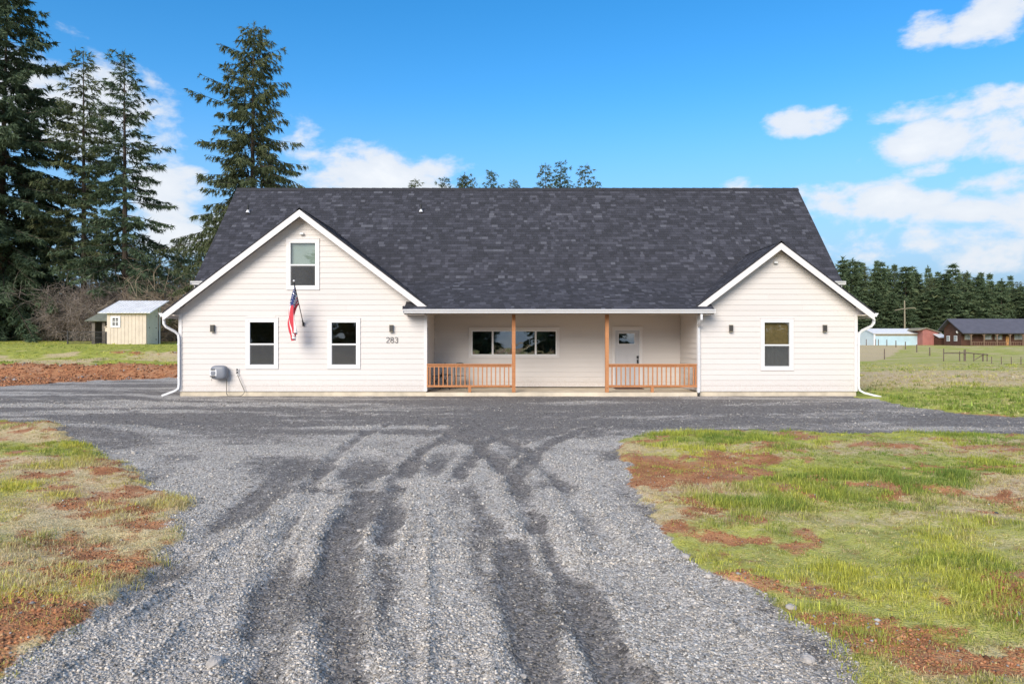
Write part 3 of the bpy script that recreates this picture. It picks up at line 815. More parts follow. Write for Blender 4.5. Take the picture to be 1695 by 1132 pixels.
sf = link('shingle_field', join_meshes('shingle_field', [me1, me2]), roof); sf['kind'] = 'stuff'
for (wr, xc, pk, sgn, half, sd_) in ((wrl, XCL, PKL, -1, 4.36, 31), (wrr, XCR, PKR, 1, 2.98, 32)):
    ms = []
    for s in (-1, 1):       # s = side of the ridge
        xo = xc+s*half; L = math.hypot(half, SL*half)
        inner = (s == -sgn)
        def keep(p, inner=inner):
            if not inner: return True
            return p.z > (zporch(p.y) if p.y < YE else zmain(p.y))-.01
        if s < 0: U, O = (0, -1, 0), (xo, 0, zw(xc, pk, xo))
        else: U, O = (0, 1, 0), (xo, 0, zw(xc, pk, xo))
        Vv = (-s, 0, SL)
        lo, hi = (-26.0, -YR0) if s < 0 else (YR0, 26.0)
        ms.append(shingle_plane(O, U, Vv, lo, hi, L, lambda p, k=keep, x=xc, q=pk: k(p) and (p.y < YE or p.z > zmain(p.y)-.02 or (inner is False and abs(p.x-x) > 1)), wr, 0, sd_+s))
    o = link('shingle_field', join_meshes('shingle_field', ms), wr); o['kind'] = 'stuff'
# ridge caps
def caps(a, b, sl, name, owner, axis):
    mb = MB(); a = Vector(a); b = Vector(b); L = (b-a).length; d = (b-a).normalized(); n = int(L/.2)
    side = Vector((0, 1, 0)) if axis == 'x' else Vector((1, 0, 0))
    for i in range(n):
        p = a+d*(i*L/n); q = a+d*((i+1)*L/n+.02); up = .022+.006*((i % 2))
        w = .13
        pts = []
        for r, lift in ((p, up+.004), (q, up-.004)):
            pts += [r-side*w+Vector((0, 0, lift-w*sl)), r+Vector((0, 0, lift)), r+side*w+Vector((0, 0, lift-w*sl))]
        mb.add(pts, [(0, 1, 4, 3), (1, 2, 5, 4), (0, 1, 2)])
    o = mb.build(name, 'roof_felt'); o.parent = owner; return o
caps((XM0, YRG, ZRG), (XM1, YRG, ZRG), SM, 'ridge_cap', roof, 'x')
caps((XCL, YR0, PKL), (XCL, YE+(PKL-ZE)/SM, PKL), SL, 'ridge_cap', wrl, 'y')
caps((XCR, YR0, PKR), (XCR, YE+(PKR-ZE)/SM, PKR), SL, 'ridge_cap', wrr, 'y')
# rake boards (white) on the front gables: mitred pair each
RB = .215
for (xc, pk, half, sgn) in ((XCL, PKL, 4.34, -1), (XCR, PKR, 2.96, 1)):
    inn = (pk-zporch(YR0)-.03)/SL
    for s in (-1, 1):
        h = half if s == sgn else inn
        x1 = xc+s*h; t = .055
        poly = [(xc, pk-t), (x1, pk-t-SL*h), (x1-(0 if s == sgn else s*.0), pk-t-RB-SL*h), (xc, pk-t-RB)]
        if s != sgn: poly = [(xc, pk-t), (x1, pk-t-SL*h), (x1-s*(RB/SL)*.95, pk-t-SL*h-.012), (xc, pk-t-RB)]
        mb = MB(); mb.prism(poly, YR0-.002, YR0+.04); hb(mb, 'rake_board', 'trim')
        # soffit behind the rake board
        hq = h-.0
        poly = [(xc, pk-.09), (xc+s*hq, pk-.09-SL*hq), (xc+s*hq, pk-.11-SL*hq), (xc, pk-.11)]
        mb = MB(); mb.prism(poly, YR0+.042, YF-.016); hb(mb, 'rake_soffit', 'soffit')
# rake boards of the main roof ends
for x, s in ((XM0, 1), (XM1, -1)):
    a, b = sorted((x, x+.03*s)); t = .06
    mb = MB(); mb.prism_x([(YE, ZE-t), (YRG, ZRG-t), (YRG, ZRG-t-.2), (YE, ZE-t-.2)], a, b)
    mb.prism_x([(31.4, ZRG-SM*(31.4-YRG)-t), (31.4, ZRG-SM*(31.4-YRG)-t-.2), (YRG, ZRG-t-.2), (YRG, ZRG-t)], a, b)
    hb(mb, 'rake_board', 'trim')
# gutters, K-profile
def gutter(x0, x1, yf, zt, name='gutter'):
    pr = [(yf-.125, zt), (yf-.128, zt-.02), (yf-.085, zt-.075), (yf-.075, zt-.115), (yf, zt-.115), (yf, zt-.004), (yf-.006, zt-.004), (yf-.006, zt-.105), (yf-.07, zt-.105), (yf-.08, zt-.075), (yf-.118, zt-.02), (yf-.118, zt)]
    n = len(pr); m = MB()
    V = [(x0, y, z) for y, z in pr]+[(x1, y, z) for y, z in pr]
    m.add(V, [(i, (i+1) % n, (i+1) % n+n, i+n) for i in range(n)])
    for x in (x0, x1): m.box(x-.004, x+.004, yf-.126, yf, zt-.116, zt-.002)
    return hb(m, name, 'white_metal')
gutter(XP0, XP1, YP+.01, ZP-.005)
gutter(XM0-.07, XM0+2.2, YE+.0, ZE-.01); gutter(XM1-2.2, XM1+.07, YE+.0, ZE-.01)
mb = MB(); mb.box(XP0+.02, XP1-.02, YP+.012, YP+.05, ZP-.14, ZP-.035); hb(mb, 'fascia', 'trim')
for x in (XP0, XP1):       # closing triangle under the ends of the porch roof
    mb = MB(); mb.prism_x([(YP+.052, ZP-.16), (YF-.03, ZP-.16), (YF-.03, zporch(YF-.03)-.06), (YP+.052, zporch(YP+.052)-.06)], x-.012 if x > 0 else x, x if x > 0 else x+.012); hb(mb, 'fascia', 'trim')
    mb = MB(); a, b = (XP0+.013, XL1) if x < 0 else (XR0, XP1-.013)
    mb.box(a, b, YP+.052, YF-.03, ZP-.165, ZP-.15); hb(mb, 'soffit', 'soffit')
# outer eave gutters run along y
for (x, s) in ((XCL-4.34, -1), (XCR+2.96, 1)):
    zt = zw(XCL, PKL, XCL-4.34)-.03 if s < 0 else zw(XCR, PKR, XCR+2.96)-.03
    pr = [(x, zt), (x+s*.125, zt), (x+s*.12, zt-.03), (x+s*.08, zt-.075), (x+s*.075, zt-.115), (x, zt-.115)]
    m = MB(); m.prism(pr, YR0+.01, 26); hb(m, 'gutter', 'white_metal')
    mb = MB(); a, b = sorted((x-s*.002, x-s*.03)); mb.box(a, b, YR0+.045, 26, zt-.16, zt-.02); hb(mb, 'fascia', 'trim')
# downspouts
def downspout(pts):
    m = MB(); m.tube(pts, .045, 4, sq=(.030, .042)); return hb(m, 'downspout', 'white_metal')
def P3(px, py, D): return tuple(P(px, py, D))
yd = YF-.07
downspout([P3(271, 527, YR0+.10), P3(271.5, 536, YR0+.10), P3(275, 541, YR0+.12), P3(290, 549, yd-.05), P3(295, 554, yd), P3(296, 562, yd), P3(296, 636, yd), P3(295, 643, yd-.01), P3(289, 647, yd-.05), P3(268, 655, yd-.15)])
downspout([P3(1446.5, 528, YR0+.10), P3(1446, 535, YR0+.10), P3(1442, 540, YR0+.12), P3(1427, 547, yd-.05), P3(1422, 552, yd), P3(1421, 560, yd), P3(1421, 640, yd), P3(1423, 646, yd-.01), P3(1430, 650, yd-.05), P3(1458, 657, yd-.15)])
downspout([P3(1161, 520, YP-.05), P3(1161, 528, YP-.05), P3(1159.5, 534, YP+.15), P3(1156.5, 540, yd), P3(1156, 546, yd), P3(1156, 651, yd)])
mb = MB(); mb.box(PX(1156, yd)-.034, PX(1156, yd)+.034, yd-.046, yd+.046, -.05, PZ(651, yd)+.03); hb(mb, 'downspout_boot', 'pipe_black')
for px in (296, 1421):
    for py in (570, 625):
        mb = MB(); x = PX(px, yd); mb.box(x-.037, x+.037, yd-.046, YF-.02, PZ(py, yd)-.015, PZ(py, yd)+.015); hb(mb, 'downspout_strap', 'white_metal')
# vent pipes with flashing
for px, py in ((410.5, 354), (697, 353)):
    y = None
    for D in np.linspace(YE, YRG, 400):
        if PZ(py, D) <= zmain(D): y = float(D); break
    x = PX(px, y); z = zmain(y)
    m = MB().tube([(x, y, z-.05), (x, y, z+.34)], .035, 10); vp = hb(m, 'vent_pipe', 'pipe_black')
    m = MB().tube([(x, y-.02, z+.02), (x, y, z+.13)], [.085, .042], 10)
    sub(m, 'flashing', 'white_metal', vp)
# windows --------------------------------------------------------------
def ring(m, x0, x1, z0, z1, w, y0, y1, wt=None, wb=None):
    wt = w if wt is None else wt; wb = w if wb is None else wb
    m.box(x0, x0+w, y0, y1, z0, z1); m.box(x1-w, x1, y0, y1, z0, z1)
    m.box(x0+w, x1-w, y0, y1, z1-wt, z1); m.box(x0+w, x1-w, y0, y1, z0, z0+wb); return m
def trim_ring(x0, x1, z0, z1, y, w=.09, parent=None, bottom=True):
    m = MB(); y0, y1 = y-.030, y-.0135
    m.box(x0-w, x0, y0, y1, z0-(w if bottom else 0), z1+w); m.box(x1, x1+w, y0, y1, z0-(w if bottom else 0), z1+w)
    m.box(x0, x1, y0, y1, z1, z1+w)
    if bottom: m.box(x0, x1, y0, y1, z0-w, z0)
    m.box(x0-w-.008, x1+w+.008, y-.042, y-.006, z1+w, z1+w+.010)
    return m
def single_hung(k, upper, lower, screen=True):
    x0, x1, z0, z1 = wrect(k); y = YF; zm = z0+(z1-z0)*.485
    m = MB(); ring(m, x0+.001, x1-.001, z0+.001, z1-.001, .042, y-.020, y+.07)
    m.box(x0+.043, x1-.043, y-.012, y+.05, zm-.022, zm+.022)
    w = hb(m, 'window', 'white_vinyl')
    s = MB(); ring(s, x0+.044, x1-.044, z0+.044, zm-.024, .028, y+.012, y+.04); sub(s, 'sash', 'white_vinyl', w)
    sub(trim_ring(x0, x1, z0, z1, y), 'trim', 'trim', w)
    g = MB().box(x0+.043, x1-.043, y+.020, y+.026, zm+.023, z1-.043); sub(g, 'pane', 'glass', w)
    g = MB().box(x0+.073, x1-.073, y+.022, y+.028, z0+.073, zm-.053); sub(g, 'pane', 'glass', w)
    if screen:
        g = MB().box(x0+.046, x1-.046, y+.002, y+.0035, z0+.045, zm-.023); sub(g, 'insect_screen', 'insect_screen', w)
    if upper: sub(MB().box(x0+.05, x1-.05, y+.10, y+.106, zm, z1-.02), 'roller_shade', upper, w)
    if lower:
        c = MB()
        n = 14
        for i in range(n):
            a = x0+.05+(x1-x0-.1)*i/n; b = x0+.05+(x1-x0-.1)*(i+1)/n
            c.add([(a, y+.14+.02*(i % 2), z0+.02), (b, y+.14+.02*((i+1) % 2), z0+.02), (b, y+.14+.02*((i+1) % 2), zm), (a, y+.14+.02*(i % 2), zm)], [(0, 1, 2, 3)])
        sub(c, 'curtain', lower, w)
    return w
single_hung('wa', None, None); single_hung('wb', None, None); single_hung('wc', 'shade_green', None); single_hung('wd', 'shade_tan', 'curtain')
# porch slider
x0, x1, z0, z1 = wrect('wp'); y = YB
m = MB(); ring(m, x0+.001, x1-.001, z0+.001, z1-.001, .045, y-.02, y+.07)
ma, mb_ = PX(815.5, YB), PX(886.7, YB)
m.box(ma-.032, ma+.032, y-.012, y+.06, z0+.046, z1-.046); m.box(mb_-.032, mb_+.032, y-.012, y+.06, z0+.046, z1-.046)
w = hb(m, 'window', 'white_vinyl')
sub(trim_ring(x0, x1, z0, z1, y), 'trim', 'trim', w)
for a, b in ((x0+.045, ma-.032), (ma+.032, mb_-.032), (mb_+.032, x1-.045)):
    sub(MB().box(a, b, y+.02, y+.026, z0+.046, z1-.046), 'pane', 'glass_porch', w)
sub(MB().box(x0-.02, x1+.02, y+.142, y+.34, z0-.03, z0-.005), 'sill', 'white_vinyl', w)
# front door
x0, x1, z0, z1 = DOOR; y = YB
yd2 = y+.03
gx0, gx1, gz0, gz1 = PX(1024.3, YB), PX(1050.3, YB), PZ(569, YB), PZ(552, YB)
m = MB()
m.box(x0+.022, gx0, yd2, yd2+.045, z0+.004, z1-.024).box(gx1, x1-.022, yd2, yd2+.045, z0+.004, z1-.024)
m.box(gx0, gx1, yd2, yd2+.045, gz1, z1-.024).box(gx0, gx1, yd2, yd2+.045, z0+.004, gz0)
door = hb(m, 'door', 'grey_door')
m = MB(); m.box(x0, x0+.02, y-.01, y+.13, z0, z1).box(x1-.02, x1, y-.01, y+.13, z0, z1).box(x0+.02, x1-.02, y-.01, y+.13, z1-.02, z1); sub(m, 'door_frame', 'white_vinyl', door)
sub(trim_ring(x0, x1, z0, z1, y, .09, bottom=False), 'trim', 'trim', door)
sub(ring(MB(), gx0-.02, gx1+.02, gz0-.02, gz1+.02, .02, yd2-.012, yd2-.001), 'glazing_bead', 'white_vinyl', door)
sub(MB().box(gx0, gx1, yd2+.01, yd2+.016, gz0, gz1), 'pane', 'glass_porch', door)
pm = (gx0+gx1)/2
for a, b in ((gx0-.01, pm-.035), (pm+.035, gx1+.01)):
    sub(ring(MB(), a, b, z0+.24, gz0-.13, .014, yd2-.009, yd2-.001), 'panel', 'grey_door', door)
hx = PX(1055.6, YB)
sub(MB().box(hx-.035, hx+.035, yd2-.03, yd2-.001, PZ(593.5, YB), PZ(589, YB)), 'deadbolt', 'black_metal', door)
sub(MB().box(hx-.03, hx+.03, yd2-.022, yd2-.001, PZ(601, YB), PZ(595, YB)).tube([(hx, yd2-.02, PZ(596, YB)), (hx, yd2-.07, PZ(597, YB)), (hx-.01, yd2-.075, PZ(604, YB)), (hx, yd2-.02, PZ(606, YB))], .012, 6), 'handle', 'black_metal', door)
sub(MB().box(x0, x1, y-.03, y+.12, z0-.015, z0+.003), 'threshold', 'bronze', door)
# posts
for px in (850.3, 1004.6):
    x = PX(px, YF-.02); m = MB(); m.box(x-.057, x+.057, YF-.075, YF+.04, Z_SLAB+.006, 2.583)
    hb(m, 'porch_post', 'cedar')
# flood lights
for i, (px, py, lab) in enumerate(((500.5, 387.5, 'small white flood lamp box above the upstairs window'), (1282.8, 435, 'small white flood lamp box below the peak of the lower gable'))):
    p = P(px, py, YF); t_ = thing('flood_lamp', lab, 'lamp', (p.x, YF, p.z))
    sub(MB().box(-.055, .055, -.10, -.012, -.028, .03), 'housing', 'white_metal', t_); sub(MB().box(-.045, .045, -.09, -.03, -.036, -.0285), 'lens', 'far_glass', t_)
# wall lamps
for (px, lab) in ((353, 'black box wall lamp above the hose reel'), (648.3, 'black box wall lamp above the house number'), (1209, 'black box wall lamp between the porch downspout and the tan shaded window'), (1363.9, 'black box wall lamp between the tan shaded window and the outer corner')):
    p = P(px, 543.7, YF); t_ = thing('wall_lamp', lab, 'lamp', (p.x, YF, p.z), group='wall lamps on the gables')
    sub(MB().box(-.055, .055, -.11, -.03, -.095, .095), 'body', 'bronze', t_)
    sub(MB().box(-.06, .06, -.115, -.025, .096, .114).box(-.06, .06, -.115, -.025, -.114, -.096), 'cap', 'pole_wood', t_)
    sub(MB().box(-.045, .045, -.029, -.010, -.06, .06), 'back_plate', 'bronze', t_)
# house number 283
def arc(cx, cz, rx, rz, a0, a1, n=12): return [(cx+rx*math.cos(R(a0+(a1-a0)*i/n)), -.03, cz+rz*math.sin(R(a0+(a1-a0)*i/n))) for i in range(n+1)]
num = thing('house_number', 'dark house number 283 mounted beside the porch', 'house number', (PX(649.2, YF), YF, PZ(562.6, YF)))
dw, dh = .048, .085
D2 = arc(0, dh-.045, dw, .045, 170, -20)+[(-dw, -.03, -dh), (dw, -.03, -dh)]
D8 = [arc(0, .043, dw*.85, .042, 90, 450, 20), arc(0, -.042, dw, .043, 90, 450, 20)]
D3 = [arc(0, .043, dw*.9, .042, 160, -90), arc(0, -.042, dw, .043, 90, -160)]
for dx, strokes in ((-.135, [D2]), (0, D8), (.135, D3)):
    m = MB()
    for s_ in strokes: m.tube([(p[0]+dx, p[1], p[2]) for p in s_], .0085, 6)
    sub(m, 'digit', 'bronze', num)

# railings --------------------------------------------------------------
def railing(xa, xb, foot_px, n, lab, end_posts):
    yc = YF-.02; t_ = thing('porch_railing', lab, 'railing', ((xa+xb)/2, yc, Z_SLAB), group='porch railings'); ox = (xa+xb)/2
    zt0, zt1, zb0, zb1 = [PZ(v, yc)-Z_SLAB for v in (606.5, 602.2, 640.6, 636.6)]
    sub(MB().box(xa-ox, xb-ox, -.06, .06, zt1-.038, zt1), 'top_rail', 'cedar', t_)
    sub(MB().box(xa-ox+.005, xb-ox-.005, -.022, .016, zt0-.02, zt1-.039), 'sub_rail', 'cedar', t_)
    sub(MB().box(xa-ox, xb-ox, -.045, .045, zb0, zb1-.015), 'bottom_rail', 'cedar', t_)
    for i in range(n):
        x = xa-ox+(xb-xa)*(i+.7)/(n+.4)
        sub(MB().box(x-.018, x+.018, -.020+.0, .015, zb1-.0145, zt0-.0205), 'baluster', 'cedar', t_)
    for ex in end_posts: sub(MB().box(ex-ox-.022, ex-ox+.022, -.044, .044, zb1-.014, zt0-.021), 'end_post', 'cedar', t_)
    fx = PX(foot_px, yc)-ox; sub(MB().box(fx-.045, fx+.045, -.044, .044, .003, zb0-.001), 'foot_block', 'cedar', t_)
railing(XL1+.016, PX(850.3, YF)-.06, 777.5, 19, 'orange cedar porch railing in front of the wire chairs', [XL1+.04])
railing(PX(1004.6, YF)+.06, PX(1153, YF-.02), 1079.5, 19, 'orange cedar porch railing in front of the grey door', [PX(1151.3, YF-.02)])
mx = MB().box(PX(1017, YB-.45), PX(1064, YB-.45), YB-.75, YB-.2, Z_SLAB+.001, Z_SLAB+.018); o = mx.build('doormat', 'mat_brown'); tag(o, 'dark red brown doormat lying before the grey door', 'doormat')

# hose reel ---------------------------------------------------------------
rx, rz = PX(367, YF), PZ(616.5, YF)
reel = thing('hose_reel', 'grey plastic hose reel box hung low on the siding', 'hose reel', (rx, YF-.013, rz))
def superell(a, b, c, ex, nu=20, nv=12):
    m = MB(); sg = lambda v, p: math.copysign(abs(v)**p, v); vs_ = []
    for i in range(nv+1):
        ph = -math.pi/2+math.pi*i/nv
        for j in range(nu):
            th = 2*math.pi*j/nu
            vs_.append((a*sg(math.cos(ph), ex)*sg(math.cos(th), ex), b*sg(math.cos(ph), ex)*sg(math.sin(th), ex), c*sg(math.sin(ph), ex)))
    fs = [(i*nu+j, i*nu+(j+1) % nu, (i+1)*nu+(j+1) % nu, (i+1)*nu+j) for i in range(nv) for j in range(nu)]
    return m.add(vs_, fs)
m = superell(.255, .15, .215, .55); m.v = [(x+.01, y-.18, z+(.02 if z > 0 else 0)) for x, y, z in m.v]; o = m.build('body', 'grey_plastic', reel, True)
sub(MB().box(-.17, .19, -.04, -.002, -.16, .16), 'wall_bracket', 'grey_plastic', reel)
m = superell(.115, .03, .13, .5); m.v = [(x-.125, y-.315, z-.005) for x, y, z in m.v]; m.build('hose_window', 'white_metal', reel, True)
sub(MB().box(-.20, -.06, -.352, -.330, .09, .125).box(-.22, -.05, -.352, -.330, -.125, -.09), 'slot', 'black_metal', reel)
m = superell(.075, .02, .075, .6); m.v = [(x-.125, y-.335, z-.005) for x, y, z in m.v]; m.build('drum', 'grey_plastic', reel, True)
m = MB().tube([(-.235, -.12, -.10), (-.245, -.16, -.2), (-.245, -.16, -.26)], .007, 6); m.build('hose_tail', 'hose', reel)
yh = YF-.10
hosepts = [P3(374.6, 627, yh), P3(375, 640, yh), P3(375, 652, yh)]
hz0 = hz(PX(378, yh), yh)
hosepts += [(PX(376.5, yh), yh-.03, .05), (PX(379, yh), yh-.06, hz0+.012), (PX(388, yh), yh-.1, hz0+.010), (PX(399, yh), yh-.06, hz0+.012), (PX(403.5, yh), yh-.02, .05), (PX(404.5, yh), yh, .12), P3(403, 643, yh), P3(398, 632, yh), P3(394, 622, yh-.02), P3(393.5, 619.5, yh)]
m = MB(); P_ = [Vector(p) for p in hosepts]; sm = []
for i in range(len(P_)-1):
    p0, p1, p2, p3 = P_[max(i-1, 0)], P_[i], P_[i+1], P_[min(i+2, len(P_)-1)]
    for k in range(4):
        t = k/4; sm.append(.5*((2*p1)+(p2-p0)*t+(2*p0-5*p1+4*p2-p3)*t*t+(3*p1-p0-3*p2+p3)*t**3))
sm.append(P_[-1]); m.tube(sm, .011, 6); o = m.build('garden_hose', 'hose', None, True); tag(o, 'thin dark hose looping from the reel to the wall tap', 'hose')
tap = thing('wall_tap', 'brass wall taps on a pale plate beside the hose reel', 'tap', (PX(393.5, YF), YF, PZ(616, YF)))
sub(MB().box(-.06, .06, -.022, -.0135, -.12, .12), 'plate', 'trim', tap)
for z_ in (.08, -.01): sub(MB().tube([(0, -.02, z_), (0, -.09, z_), (0, -.10, z_-.035)], .016, 8).tube([(-.03, -.06, z_+.028), (.03, -.06, z_+.028)], .008, 6), 'valve', 'bronze', tap)

# flag ----------------------------------------------------------------------
B0 = P(502, 536, YF-.05); T0 = P(486.5, 466, 21.15)
flag = thing('flag', 'american flag hanging from a tilted pole below the upstairs window', 'flag', tuple(B0))
pd = (T0-B0)
sub(MB().tube([(0, 0, 0), tuple(pd)], [.014, .011], 8), 'pole', 'dark_steel', flag)
sub(MB().box(-.03, .03, -.004, .035, -.07, .05).tube([(0, .0, -.03), tuple(pd.normalized()*.12)], .022, 8), 'bracket', 'dark_steel', flag)
m = superell(.032, .032, .032, 1); m.v = [(x+pd.x, y+pd.y, z+pd.z+.02) for x, y, z in m.v]; m.build('finial', 'white_metal', flag, True)
nu, nv = 40, 44; V, UVs = [], []
hd = -pd.normalized()
for i in range(nu+1):
    for j in range(nv+1):
        u, v = i/nu, j/nv
        g = (1-.42*v**.6)                         # the cloth gathers as it hangs
        att = pd+hd*(u*.80*g+.03)
        drop = v*(1.52-.10*u)
        fold = .055*math.sin(u*19+v*2.5)*min(1, v*4+.15)
        fold2 = .03*math.sin(u*31+1+v*4)*min(1, v*3)
        sway = -.17*math.sin(min(1, v*1.1)*math.pi*.75)*(.4+.6*u)
        V.append((att.x+fold2*2.4+sway*1.25+.10*v*v-.16*u*v*(1-.6*v), att.y+fold-.02*v, att.z-drop)); UVs.append((u, v))
Fc = [(i*(nv+1)+j, (i+1)*(nv+1)+j, (i+1)*(nv+1)+j+1, i*(nv+1)+j+1) for i in range(nu) for j in range(nv)]
me = bpy.data.meshes.new('cloth'); me.from_pydata(V, [], Fc); me.update(); me.materials.append(MATS['flag_cloth'])
uvl = me.uv_layers.new(name='UVMap')
for l in me.loops: uvl.data[l.index].uv = UVs[l.vertex_index]
me.polygons.foreach_set('use_smooth', [True]*len(me.polygons)); link('cloth', me, flag)

# porch furniture -------------------------------------------------------------
def bistro_chair(loc, rz, lab, seatmat):
    t_ = thing('wire_chair', lab, 'chair', loc, rz, 'chairs on the porch'); r = .011
    for s in (-1, 1):
        sub(MB().tube([(s*.19, -.22, .012), (s*.19, .16, .45), (s*.19, .24, .62)], r, 6), 'leg', 'dark_steel', t_)
        sub(MB().tube([(s*.17, .24, .012), (s*.17, -.2, .44)], r, 6), 'leg', 'dark_steel', t_)
    pts = [(-.19, .23, .60), (-.185, .27, .78), (-.12, .30, .87), (0, .31, .895), (.12, .30, .87), (.185, .27, .78), (.19, .23, .60)]
    sub(MB().tube(pts, r, 6), 'back_frame', 'dark_steel', t_)
    for k in range(4): sub(MB().tube([(-.11+.073*k, .215, .55), (-.10+.067*k, .30, .87)], .007, 5), 'back_slat', 'dark_steel', t_)
    for k in range(6): sub(MB().box(-.2, .2, -.2+.068*k, -.15+.068*k, .445, .457), 'seat_slat', seatmat, t_)
zs = Z_SLAB+.002
bistro_chair((PX(722, 23.6), 23.6, zs), R(-80), 'dark folding wire chair seen sideways by the recess wall', 'dark_steel')
bistro_chair((PX(762, 23.75), 23.75, zs), R(8), 'dark folding wire chair facing the drive on the porch', 'dark_steel')
tb = thing('porch_table', 'small dark folding table between the porch chairs', 'table', (PX(736.5, 23.35), 23.35, zs))
sub(MB().tube([(0, 0, .50), (0, 0, .52)], .22, 16), 'top', 'black_metal', tb)
for s in (-1, 1):
    for q in (-1, 1): sub(MB().tube([(s*.17, q*.13, .011), (-s*.13, q*.13, .5)], .012, 6), 'leg', 'black_metal', tb)
# pots on the kitchen sill
for px, lab, lf in ((838.2, 'leafy plant in a white pot behind the porch window', 26), (871, 'sparse plant in a white pot behind the porch window', 9)):
    zs_ = wrect('wp')[2]-.005
    t_ = thing('potted_plant', lab, 'plant', (PX(px, YB+.2), YB+.22, zs_))
    sub(MB().tube([(0, 0, .002), (0, 0, .13)], [.045, .06], 12), 'pot', 'pot_white', t_)
    m = MB(); rr = random.Random(lf)
    for i in range(lf):
        a = rr.uniform(0, 6.28); l = rr.uniform(.08, .17); d_ = Vector((math.cos(a), math.sin(a), 0)); q = Vector((-d_.y, d_.x, 0))*.022; zb = .12+rr.uniform(0, .1)
        p0 = d_*.02+Vector((0, 0, zb)); p1 = d_*l*.6+Vector((0, 0, zb+l*.5)); p2 = d_*l+Vector((0, 0, zb+l*.4))
        m.add([p0, p1-q, p2, p1+q], [(0, 1, 2, 3)])
    m.build('leaves', 'house_plant', t_)

# ================================================================== OUTBUILDINGS ON THE LEFT
YS = 50.0; gx = PX(177, YS); zg = hz(PX(210, YS), YS)-.02
zb = PZ(568, YS); zg = min(zg, zb+.3)
coop = thing('shed', 'small tan plank shed with white metal lean-to roof and grid window', 'shed', (gx, YS, zg))
cw, cd, chh = PX(242.3, YS)-gx, 1.65, PZ(516, YS)-zg
sub(MB().box(0, cw, 0, .08, -.1, chh), 'front_wall', 'shed_tan', coop)
for i in range(11):          # vertical grooved planks
    a = cw*i/11; sub(MB().box(a+.012, a+cw/11-.012, -.018, -.001, .02, chh), 'plank', 'shed_tan', coop)
sl_ = (PZ(497, YS+2.4)-PZ(515, YS))/2.4
sub(MB().prism_x([(.081, -.1), (cd, -.1), (cd, chh+sl_*cd), (.081, chh+.02)], cw-.06, cw), 'side_wall', 'shed_grey', coop)
sub(MB().prism_x([(.081, -.1), (cd, -.1), (cd, chh+sl_*cd), (.081, chh+.02)], 0, .06), 'side_wall', 'shed_tan', coop)
sub(MB().box(.061, cw-.061, cd-.06, cd, -.1, chh+sl_*cd-.05), 'rear_wall', 'shed_tan', coop)
dr = sub(MB().box(cw+.001, cw+.03, .22, cd-.12, .06, chh-.05), 'door', 'shed_grey', coop)
for y_, z_ in ((.35, chh*.52), (cd-.35, chh*.52), (cd-.35, chh*.16), (cd-.35, chh*.88)): sub(MB().box(cw+.031, cw+.05, y_-.05, y_+.05, z_-.03, z_+.03), 'hinge', 'black_metal', dr)
rl = PX(162, YS-.25)-gx; rr_ = PX(249, YS-.25)-gx
rf = sub(MB().slab([(rl, -.3, chh+.02-.3*sl_), (rr_, -.3, chh+.02-.3*sl_), (rr_+.05, 2.35, chh+.02+2.35*sl_), (rl+.05, 2.35, chh+.02+2.35*sl_)], .03), 'roof', 'tin', coop)
m = MB()
for i in range(16):
    a = rl+.05+(rr_-rl-.1)*i/15; m.add([(a-.02, -.3, chh+.0-.3*sl_+.022), (a+.02, -.3, chh-.3*sl_+.022), (a+.02+.05, 2.35, chh+.022+2.35*sl_), (a-.02+.05, 2.35, chh+.022+2.35*sl_), (a+.003, -.3, chh-.3*sl_+.06), (a+.053, 2.35, chh+.06+2.35*sl_)], [(0, 1, 4), (0, 4, 5, 3), (1, 2, 5, 4)])
sub(m, 'rib', 'tin', rf)
sub(MB().box(cw+.05, cw+.13, cd+.02, cd+.10, -.1, chh+sl_*cd+.1), 'corner_post', 'white_metal', coop)
wx0, wx1, wz0, wz1 = PX(183.5, YS)-gx, PX(199.8, YS)-gx, PZ(542, YS)-zg, PZ(523.2, YS)-zg
sub(MB().box(wx0+.12, wx1-.12, -.03, -.020, wz0+.12, wz1-.12), 'pane', 'black_metal', coop)
wn = sub(ring(MB(), wx0, wx1, wz0, wz1, .15, -.06, -.019), 'window', 'white_metal', coop)
m = MB(); c_ = (wx0+wx1)/2; m.box(c_-.025, c_+.025, -.05, -.031, wz0+.15, wz1-.15)
for k in (1, 2, 3):
    zz = wz0+.15+(wz1-wz0-.3)*k/4; ww = .035 if k == 2 else .014; m.box(wx0+.15, wx1-.15, -.048, -.032, zz-ww, zz+ww)
sub(m, 'muntin', 'white_metal', wn)
sub(MB().box(PX(170, YS)-gx, -.005, .3, 1.2, .95, 1.25).slab([(PX(168.5, YS)-gx, .25, 1.26), (-.005, .25, 1.48), (-.005, 1.25, 1.48), (PX(168.5, YS)-gx, 1.25, 1.26)], .03), 'nest_box', 'shed_tan', coop)

